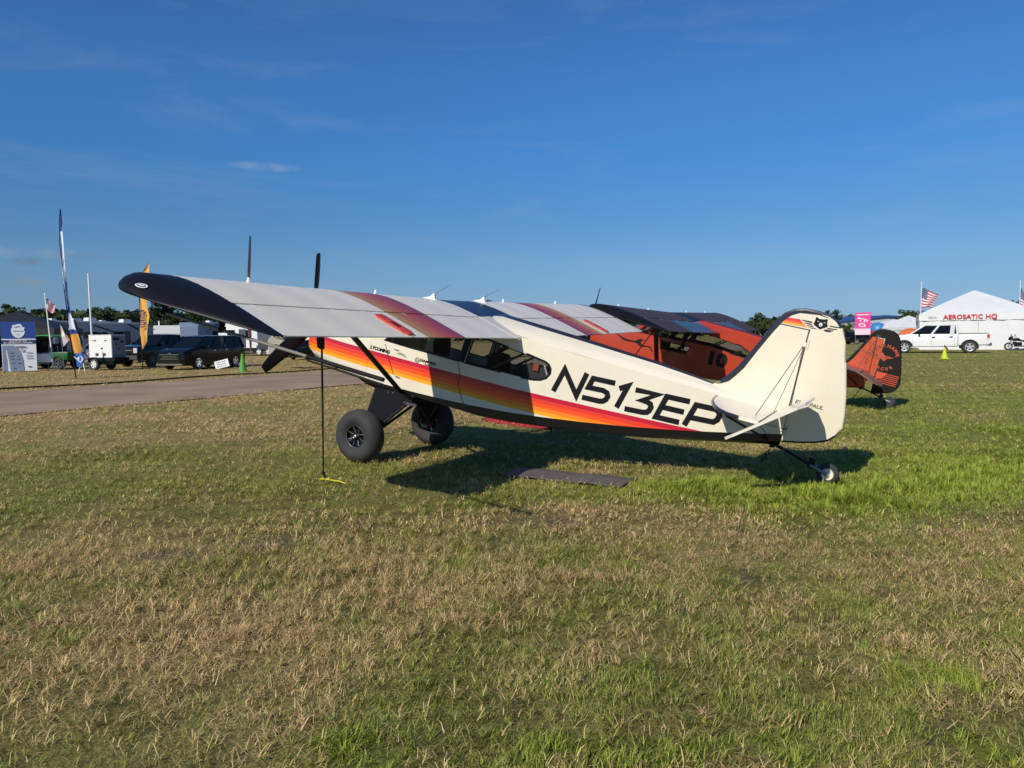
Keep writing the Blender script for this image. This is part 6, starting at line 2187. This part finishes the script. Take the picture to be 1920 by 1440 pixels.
# small yard sign, tilted
t = thing('yard_sign', 'small white tilted yard sign with dark lettering in the grass', 'sign', (-16.3, 42.1, 0), math.radians(18))
mm = Matrix.Rotation(math.radians(-14), 4, 'Y') @ Matrix.Rotation(math.radians(-32), 4, 'X')
mb = MB()
mb.box((0, 0, 0), (.74, .015, .50))
mb.v = [tuple(mm @ Vector(p) + Vector((0, 0, .26))) for p in mb.v]
mb.build('panel', K['white'], t, smooth=None)
for i, s_ in enumerate(((9,), (8,), (6, 1))):
    small_print('lettering', s_, .085, ban_navy, t, Matrix.Translation((0, 0, .26)) @ mm @ frame((0.0, -.012, .14 - .14 * i), (1, 0, 0), (0, 0, 1)))
for x in (-.25, .25):
    mb = MB()
    mb.tube([(x, .06, .2), (x, .1, -.02)], .008, 5)
    mb.build('wire_leg', K['grey'], t)

# traffic cones
def cone(loc, m, label, h=.92):
    t = thing('traffic_cone', label, 'traffic cone', loc)
    mb = MB()
    mb.lathe([(.20, .03), (.185, .06), (.05, h - .03), (.035, h), (.0, h)], (0, 0, 0), axis='z', n=20)
    mb.build('cone', m, t, smooth=40)
    mb = MB()
    mb.box((0, 0, .018), (.44, .44, .035))
    mb.build('foot', m, t, smooth=None)
    return t
cone((-13.62, 37.9, 0), mat('cone_green', '#4f8f2c', 0.6, var=.05), 'tall green traffic cone at the taxiway edge beside the yard sign')
cone((25.09, 43.4, 0), mat('cone_lime', '#b9c81e', 0.55, var=.05), 'lime yellow traffic cone in the grass before the white pickup', .66)

# --- flags
def wave_cloth(w, h, nx, ny, fn):
    rows = []
    for j in range(ny + 1):
        rows.append([fn(i / nx, j / ny) for i in range(nx + 1)])
    return rows

FLAG_M = None
def flag_materials():
    m = [mat('flag_red', '#b3263a', 0.7), mat('flag_white', '#dcdad8', 0.7), mat('flag_blue', '#2a3268', 0.7)]
    return m

FLAG_M = flag_materials()
def stars_stripes(name, label, loc, H, fw, fh, fn, group, pole_m, lean=(0, 0), polr=.035):
    t = thing(name, label, 'flag', loc, 0.0, group)
    mb = MB()
    top = Vector((lean[0], lean[1], H))
    mb.tube([(0, 0, 0), top], [polr, polr * .7], 8)
    mb.lathe([(.0, .09), (.05, .05), (.05, 0), (0, -.02)], tuple(top), axis='z', n=10)
    mb.build('pole', pole_m, t)
    mb = MB()
    nx, ny = 20, 26
    for j in range(ny):
        for i in range(nx):
            u0, u1, v0, v1 = i / nx, (i + 1) / nx, j / ny, (j + 1) / ny
            st = j // 2
            mi = 2 if (u0 < .4 and st < 7) else (0 if st % 2 == 0 else 1)
            mb.add([fn(u0, v0), fn(u1, v0), fn(u1, v1), fn(u0, v1)], [(0, 1, 2, 3)], mi)
    # white stars on the blue canton
    for r_ in range(5):
        for c_2 in range(6):
            u, v = .03 + c_2 * .062, .03 + r_ * .10
            a, b, c3 = Vector(fn(u, v)), Vector(fn(u + .025, v)), Vector(fn(u, v + .04))
            n_ = (b - a).cross(c3 - a).normalized() * .012
            for sg in (1, -1):
                mb.add([a + n_ * sg, b + n_ * sg, b + c3 - a + n_ * sg, c3 + n_ * sg], [(0, 1, 2, 3)], 1)
    mb.build('cloth', FLAG_M, t, smooth=None, recalc=False)
    return t

def drape1(u, v):
    # flying out to the right, sagging, lower hoist corner hanging
    x = .12 + 1.35 * u * (1 - .55 * v * (1 - u))
    z = 5.2 - 1.05 * v - .62 * u ** 1.2 - .75 * v * (1 - u) * .8 + .05 * math.sin(7 * u + 3 * v)
    y = .10 * math.sin(6 * u + 2 * v)
    return (x * (1 - .35 * v), y, z)
stars_stripes('flag', 'stars and stripes flag flying from the left corner pole of the big marquee', (34.55, 63.4, 0), 5.65, 1.5, .9, drape1, 'flags by the marquee', K['white'])
def drape2(u, v):
    x = .08 + .62 * u + .25 * v * (1 - u) + .05 * math.sin(9 * u)
    z = 5.15 - 1.75 * v * (1 - .25 * u) - 1.1 * u
    y = .12 * math.sin(8 * u + 3 * v)
    return (x - .35 * v * .4, y, z)
stars_stripes('flag', 'stars and stripes flag hanging at the right edge of the view', (42.6, 63.0, 0), 5.6, 1.2, .9, drape2, 'flags by the marquee', K['white'])
def drape3(u, v):
    x = .04 + .52 * u
    z = 4.05 - .62 * v - .28 * u + .08 * math.sin(6 * u + 2 * v)
    y = .08 * math.sin(9 * u + 4 * v)
    return (x - .30 * .9 + .30 * (1 - (4.05 - z) * .0) * 0 , y, z)
fl = stars_stripes('flag', 'small stars and stripes flag on a leaning white pole above the green utility vehicle', (-26.19, 42.8, 0), 4.3, .55, .62, drape3, None, K['white'], lean=(-.28, 0), polr=.045)
# tiny flag next to the lime cone
t = thing('hand_flag', 'tiny flag stuck in the grass behind the lime cone', 'flag', (25.35, 43.8, 0))
mb = MB()
mb.tube([(0, 0, 0), (-.06, 0, .80)], .01, 5)
mb.build('stick', K['grey'], t)
mb = MB()
mb.add([(-.06, 0, .80), (.16, .02, .62), (.20, 0, .50), (-.03, 0, .52)], [(0, 1, 2, 3)], 0)
mb.add([(-.06, -.01, .80), (.03, 0, .73), (.02, 0, .62), (-.045, -.01, .66)], [(0, 1, 2, 3)], 1)
mb.build('cloth', [FLAG_M[0], FLAG_M[2]], t, smooth=None, recalc=False)

# plain white mast
mb = MB()
mb.tube([(0, 0, 0), (-.05, 0, 5.6)], [.055, .045], 10)
mb.lathe([(.0, .10), (.06, .05), (.06, 0), (0, -.02)], (-.05, 0, 5.6), axis='z', n=10)
tag(mb.build('mast', K['white']), 'bare white mast standing behind the generator', 'mast').location = (-25.3, 45.3, 0)

def feather(name, label, loc, pole_pts, strips, pole_m, group='feather banners'):
    """strips: (material, [(left x, right x, z, dy)...]) cloth bands along the pole"""
    t = thing(name, label, 'feather banner', loc, 0, group)
    mb = MB()
    n = len(pole_pts)
    mb.tube(pole_pts, [.028 - .016 * k / (n - 1) for k in range(n)], 8)
    mb.build('pole', pole_m, t)
    for nm, m, rows in strips:
        mb = MB()
        rr = []
        for l, r, z, dy in rows:
            rr.append([(l + (r - l) * k / 6, dy * math.sin(k / 6 * PI * 1.3 + z * 2.2) + .02, z) for k in range(7)])
        mb.loft(rr, closed=False)
        mb.build(nm, m, t, smooth=60, recalc=False)
    return t

f_blue, f_white, f_gold, f_lblue = mat('feather_blue', '#1d3d86', 0.6), mat('feather_white', '#d5dde8', 0.6), mat('feather_gold', '#d99a35', 0.6), mat('feather_mid_blue', '#2456a5', 0.6)
# tall blue one: furled and twisted near the top, open near the foot
f1 = feather('feather_banner', 'tall blue, white and gold feather banner twisted by the wind', (-19.28, 33.1, 0),
        [(0, 0, 0), (-.10, 0, 1.0), (-.22, 0, 2.4), (-.34, 0, 4.2), (-.42, 0, 6.0), (-.40, 0, 6.8), (-.33, 0, 7.42)],
        [('cloth', f_blue, [(-.41, -.33, 6.45, .03), (-.40, -.28, 6.8, .03), (-.375, -.295, 7.2, .02), (-.335, -.32, 7.42, .01)]),
         ('cloth', f_white, [(-.33, -.25, 3.9, .05), (-.355, -.25, 4.3, .07), (-.37, -.28, 4.7, .05), (-.40, -.27, 5.2, .06), (-.41, -.25, 5.8, .04), (-.41, -.28, 6.45, .03)]),
         ('cloth', f_blue, [(-.235, -.05, 2.75, .05), (-.27, -.10, 3.2, .07), (-.30, -.18, 3.7, .05), (-.33, -.22, 4.25, .04)]),
         ('cloth', f_white, [(-.21, .06, 2.15, .05), (-.215, .0, 2.5, .05), (-.22, -.10, 2.9, .05)]),
         ('cloth', f_blue, [(-.15, .12, 1.95, .06), (-.17, .10, 2.18, .06)]),
         ('cloth', f_gold, [(-.06, .27, 1.12, .06), (-.09, .24, 1.4, .06), (-.12, .20, 1.75, .05), (-.14, .14, 1.98, .05)]),
         ('cloth', f_lblue, [(-.02, .26, .52, .05), (.0, .47, .85, .07), (-.03, .40, 1.0, .06), (-.06, .30, 1.14, .05)])], K['satin'])
mb = MB()
for pp in ([(.02, .98), (.12, .86), (.20, .94), (.16, .80)], [(.24, .97), (.20, .80), (.30, .72), (.34, .90)], [(.30, 1.0), (.40, .88), (.36, .78)]):
    L, R = stroke2d(pp, .035)
    mb.loft([[(l.x, -.10, l.y), (r_.x, -.10, r_.y)] for l, r_ in zip(L, R)], closed=False)
mb.build('script', f_white, f1, smooth=None, recalc=False)
mb = MB()
rr = [[(-.02, .10, 2.6), (.05, .12, 2.6)], [(.10, .14, 2.0), (.16, .15, 2.0)], [(.24, .14, 1.5), (.34, .16, 1.5)], [(.40, .12, .95), (.50, .12, .95)]]
mb.loft(rr, closed=False)
mb.build('cloth', mat('feather_navy', '#161d40', 0.6), f1, smooth=60, recalc=False)
# yellow one behind the wing tip
f_yel = mat('feather_yellow', '#e2a94e', 0.6)
f2 = feather('feather_banner', 'yellow orange feather banner with purple letters behind the near wing tip', (-20.7, 42.0, 0),
        [(0, 0, 0), (-.02, 0, 1.2), (-.06, 0, 3.0), (.02, 0, 4.6), (.22, 0, 5.4), (.62, 0, 5.98)],
        [('cloth', f_yel, [(-.02, .05, 1.15, .03), (-.03, .28, 1.6, .05), (-.05, .30, 2.1, .06), (-.06, .42, 2.6, .06), (-.06, .52, 3.0, .06), (-.05, .40, 3.5, .06), (-.03, .36, 4.1, .06), (.02, .50, 4.7, .06), (.20, .58, 5.3, .04), (.40, .60, 5.7, .03), (.60, .63, 5.98, .01)])], K['satin'])
small_print('lettering', (6,), .26, mat('letter_purple', '#56315f', 0.6), f2, frame((.17, -.09, 2.75), (.04, 0, -1), (1, 0, .04)))
# small orange and white pennant
f3 = thing('pennant', 'small orange and white pennant blowing left of the blue feather banner', 'pennant', (-23.6, 40.0, 0), 0, None)
mb = MB()
mb.tube([(-.30, 0, 0), (-.36, 0, 1.3), (-.40, 0, 2.58)], .014, 6)
mb.build('pole', K['grey'], f3)
mb = MB()
mb.add([(-.40, 0, 2.56), (-.22, .05, 2.1), (-.16, .0, 1.92), (-.36, 0, 1.9)], [(0, 1, 2, 3)], 1)
mb.add([(-.22, .05, 2.1), (.05, .06, 1.72), (-.05, .06, 1.66), (-.18, .02, 1.9)], [(0, 1, 2, 3)], 0)
mb.add([(-.36, 0, 1.9), (-.16, 0, 1.92), (-.05, .06, 1.66), (-.3, .02, 1.36)], [(0, 1, 2, 3)], 2)
mb.add([(-.40, -.012, 2.56), (-.33, -.012, 2.2), (-.38, -.012, 2.0)], [(0, 1, 2)], 0)
mb.build('cloth', [mat('pennant_orange', '#d77b45', 0.7), mat('pennant_white', '#e5e0da', 0.7), mat('pennant_grey', '#c9c6c6', 0.7)], f3, smooth=None, recalc=False)
# dark red feather and white panel behind the minivan
f_red = mat('feather_red', '#5e1522', 0.6)
f4 = feather('feather_banner', 'dark red and white feather banner behind the rear of the minivan', (-15.5, 44.8, 0),
        [(0, 0, 0), (-.12, 0, 1.2), (-.22, 0, 2.6), (-.2, 0, 3.3)],
        [('cloth', f_red, [(-.14, -.04, .95, .02), (-.17, -.02, 1.5, .03), (-.22, -.05, 2.2, .03), (-.24, -.05, 3.0, .03)])], K['grey'])
mb = MB()
mb.prism([(.0, 1.25), (.34, 1.25), (.30, 2.35), (-.02, 2.4)], lambda u, v, s: (u, .03 if s == 0 else .06, v))
mb.build('panel', ban_white, f4, smooth=None)

# cord along the far side of the taxiway
mb = MB()
pts = []
for k in range(60):
    s = -20 + k * 2.0
    p = ROAD_D * s + ROAD_N * (ROAD0 - 1.15 + .12 * math.sin(k * .7))
    pts.append((p[0], p[1], .04 + .025 * math.sin(k * 1.3)))
mb.tube(pts, .035, 6)
tag(mb.build('edge_cable', K['satin']), 'black cable lying in the grass along the far edge of the taxiway', 'cable')

# tail of another cream aircraft, far behind the propeller
a3 = thing('light_aircraft', 'cream tail of a third aircraft with a black badge, far behind the propeller', 'aircraft', (-12.35, 41.0, 0), math.radians(38))
mb = MB()
mb.prism([(.5, .9), (.35, 1.05), (-.2, 1.75), (-.7, 1.85), (-.95, 1.6), (-.95, .85), (-.6, .72)], lambda u, v, s: (u, .02 if s == 0 else -.02, v))
mb.build('fin', K['cream'], a3, smooth=None)
MB().loft([[(x, w * math.cos(q), z + h * math.sin(q)) for q in [2 * PI * k / 10 for k in range(10)]] for x, w, z, h in ((-.6, .04, .80, .10), (.6, .10, .92, .16), (2.4, .30, 1.05, .34), (3.6, .38, 1.12, .42), (5.2, .32, 1.1, .36))], cap0=True, cap1=True).build('fuselage', black_car, a3, smooth=60)
mb = MB()
for k in range(3):
    mb.prism([(.0 - .2 * k, 1.5 + .06 * k), (.08 - .2 * k, 1.5 + .06 * k), (-.22 - .2 * k, 1.78), (-.30 - .2 * k, 1.78)], lambda u, v, s: (u, .026 if s == 0 else -.026, v))
mb.build('tail_stripe', K['black'], a3, smooth=None)
MB().prism([(-.55 + .11 * math.cos(k * PI / 5), 1.25 + .10 * math.sin(k * PI / 5)) for k in range(10)], lambda u, v, s: (u, .028 if s == 0 else -.028, v)).build('badge', K['black'], a3, smooth=None)
mb = MB()
mb.box((-.2, 0, .95), (.7, 2.4, .04))
mb.build('stabilizer', K['cream'], a3, smooth=None)
mb = MB()
mb.box((3.1, 0, 1.62), (1.5, 8.6, .16))
mb.build('wing', K['cream'], a3, smooth=None)
for s in (1, -1):
    mb = MB()
    mb.tube([(3.3, s * .35, .85), (3.4, s * .8, .3)], .04, 6)
    mb.build('gear_leg', K['satin'], a3)
    make_wheel(3.4, s * .85, .3, .22, a3, K['darkgrey'], s, 5)
mb = MB()
mb.tube([(-.6, 0, .75), (-.9, 0, .12)], .03, 6)
mb.lathe([(.0, .03), (.12, .03), (.12, -.03), (.0, -.03)], (-.9, 0, .12), axis='y', n=12)
mb.build('tail_wheel', K['satin'], a3)

# ------------------------------------------------------------------ trees
bark = mat('bark', '#4a3f33', 0.9)
leaf = bpy.data.materials.new('leaves')
leaf.use_nodes = True
_t = leaf.node_tree
_b = _t.nodes['Principled BSDF']
_b.inputs['Roughness'].default_value = 0.7
_b.inputs['Specular IOR Level'].default_value = 0.15
_a = _t.nodes.new("ShaderNodeAttribute")
_a.attribute_name = "Col"
_oi = _t.nodes.new("ShaderNodeObjectInfo")
_mr = _t.nodes.new("ShaderNodeMapRange")
_mr.inputs['To Min'].default_value = 0.75
_mr.inputs['To Max'].default_value = 1.25
_t.links.new(_oi.outputs['Random'], _mr.inputs['Value'])
_sc = _t.nodes.new("ShaderNodeVectorMath")
_sc.operation = 'SCALE'
_t.links.new(_a.outputs['Color'], _sc.inputs[0])
_t.links.new(_mr.outputs[0], _sc.inputs['Scale'])
_t.links.new(_sc.outputs[0], _b.inputs['Base Color'])

def crown_mesh(seed, h, w, n, col):
    r = np.random.default_rng(seed)
    # clumps set along limbs, leaves set about the clumps
    nc = 26
    cz = h * (0.28 + 0.68 * r.random(nc))
    rad = w * (0.25 + 0.75 * np.sqrt(np.clip(1 - ((cz / h - 0.52) / 0.52) ** 2, 0.02, 1))) * r.uniform(.35, 1, nc)
    an = r.random(nc) * 2 * PI
    cx, cy = rad * np.cos(an), rad * np.sin(an)
    cr = w * r.uniform(.22, .42, nc)
    k = r.integers(0, nc, n)
    d = r.normal(size=(n, 3))
    d /= np.linalg.norm(d, axis=1)[:, None]
    p = np.stack([cx[k], cy[k], cz[k]], -1) + d * (cr[k] * r.random(n) ** .4)[:, None] * np.array([1, 1, .75])
    nrm = d + 0.6 * r.normal(size=(n, 3))
    nrm /= np.linalg.norm(nrm, axis=1)[:, None]
    a = np.cross(nrm, r.normal(size=(n, 3)))
    a /= np.linalg.norm(a, axis=1)[:, None]
    b = np.cross(nrm, a)
    s = (0.12 + 0.2 * r.random(n))[:, None] * h / 9
    V = np.stack([p - a * s - b * s * .6, p + a * s - b * s * .7, p + a * s * .8 + b * s * .7, p - a * s * .9 + b * s * .6], 1)
    me = bpy.data.meshes.new('crown')
    me.vertices.add(n * 4)
    me.vertices.foreach_set("co", V.astype(np.float32).ravel())
    me.loops.add(n * 4)
    me.loops.foreach_set("vertex_index", np.arange(n * 4, dtype=np.int32))
    me.polygons.add(n)
    me.polygons.foreach_set("loop_start", np.arange(0, n * 4, 4, dtype=np.int32))
    me.update(calc_edges=True)
    at = me.attributes.new("Col", 'FLOAT_COLOR', 'POINT')
    c = np.array(col)[None] * (0.7 + 0.6 * r.random((nc, 1)))[k] * (0.8 + 0.4 * r.random((n, 1)))
    at.data.foreach_set("color", np.repeat(np.concatenate([c, np.ones((n, 1))], 1)[:, None], 4, 1).astype(np.float32).ravel())
    me.materials.append(leaf)
    return me

def trunk_mesh(h):
    mb = MB()
    mb.tube([(0, 0, -.2), (.05, 0, h * .3), (0, .06, h * .62)], [.035 * h, .026 * h, .012 * h], 8)
    for k in range(5):
        a = k * 1.3
        z = h * (.25 + .07 * k)
        mb.tube([(0, 0, z), (h * .14 * math.cos(a), h * .14 * math.sin(a), z + h * .17)], [.014 * h, .006 * h], 6)
    o = mb.build('trunk', bark)
    me = o.data
    bpy.data.objects.remove(o)
    return me

KINDS_ = [(crown_mesh(1, 9.5, 4.4, 1500, (.038, .062, .020)), trunk_mesh(9.5)), (crown_mesh(2, 8.5, 3.6, 1300, (.055, .085, .022)), trunk_mesh(8.5)),
          (crown_mesh(3, 10.5, 4.0, 1500, (.032, .055, .024)), trunk_mesh(10.5)), (crown_mesh(4, 7.5, 4.2, 1300, (.062, .080, .026)), trunk_mesh(7.5))]
TREE_LABEL = ['dark broad-crowned tree in the row on the horizon', 'mid green tree in the row on the horizon', 'tall dark tree in the row on the horizon', 'low olive green tree in the row on the horizon']

def tree(x, y, k, s, label=None, group='trees along the horizon'):
    t = thing('tree', label or TREE_LABEL[k], 'tree', (x, y, 0), random.random() * 6, group)
    t.scale = (s * random.uniform(.9, 1.15), s * random.uniform(.9, 1.15), s)
    for nm, me in (('crown', KINDS_[k][0]), ('trunk', KINDS_[k][1])):
        o = bpy.data.objects.new(nm, me)
        COL.objects.link(o)
        o.parent = t
    return t

for i in range(76):                                   # left of the cream aircraft
    a = -0.82 + 0.80 * (i + random.uniform(-.3, .3)) / 76
    y = random.uniform(150, 215)
    s = random.uniform(.62, .98) * (1.12 if -0.50 < a < -0.36 else 1.0) * y / 180
    tree(a * y, y, i % 4, s)
for a, y, k, s in ((.325, 175, 0, .60), (.345, 172, 3, .58), (.362, 180, 1, .5), (.425, 170, 2, .60), (.395, 220, 3, .7), (.465, 230, 1, .66), (.515, 180, 3, .62), (.53, 165, 1, .72), (.545, 172, 0, .60), (.49, 240, 0, .6), (.445, 250, 2, .5), (.665, 150, 0, .72), (.70, 160, 3, .65), (.28, 230, 2, .6), (.25, 240, 0, .55), (.21, 235, 1, .6), (.15, 240, 3, .6), (.08, 240, 0, .6)):
    tree(a * y, y, k, s)
for i in range(16):
    a = 0.40 + .16 * i / 15
    tree(a * 158, 158 + random.uniform(-4, 4), (1, 3)[i % 2], random.uniform(.33, .42))
# the far wood behind the single trees
def far_wood():
    r = np.random.default_rng(8)
    V, C = [], []
    for x0, x1, y0, dens, hh in ((-330, -2, 225, 9000, 10.0), (20, 330, 300, 5200, 7.0)):
        n = dens
        x = r.uniform(x0, x1, n)
        top = hh * (0.55 + 0.65 * fbm(x, x * 0 + y0, 0.05, 4))
        z = top * r.random(n) ** .6
        y = y0 + r.uniform(-6, 10, n)
        s = r.uniform(.5, 1.2, n)
        d = r.normal(size=(n, 3))
        d /= np.linalg.norm(d, axis=1)[:, None]
        a = np.cross(d, r.normal(size=(n, 3)))
        a /= np.linalg.norm(a, axis=1)[:, None]
        b = np.cross(d, a)
        p = np.stack([x, y, z], -1)
        s = s[:, None]
        V.append(np.stack([p - a * s - b * s, p + a * s - b * s, p + a * s + b * s, p - a * s + b * s], 1))
        C.append(np.array([.042, .066, .024])[None] * (0.6 + 0.8 * r.random((n, 1))))
    V, C = np.concatenate(V), np.concatenate(C)
    n = len(V)
    me = bpy.data.meshes.new('woodland')
    me.vertices.add(n * 4)
    me.vertices.foreach_set("co", V.astype(np.float32).ravel())
    me.loops.add(n * 4)
    me.loops.foreach_set("vertex_index", np.arange(n * 4, dtype=np.int32))
    me.polygons.add(n)
    me.polygons.foreach_set("loop_start", np.arange(0, n * 4, 4, dtype=np.int32))
    me.update(calc_edges=True)
    at = me.attributes.new("Col", 'FLOAT_COLOR', 'POINT')
    at.data.foreach_set("color", np.repeat(np.concatenate([C, np.ones((n, 1))], 1)[:, None], 4, 1).astype(np.float32).ravel())
    me.materials.append(leaf)
    o = bpy.data.objects.new('woodland', me)
    COL.objects.link(o)
    tag(o, 'far dark green wood along the horizon', None, kind='stuff')
far_wood()
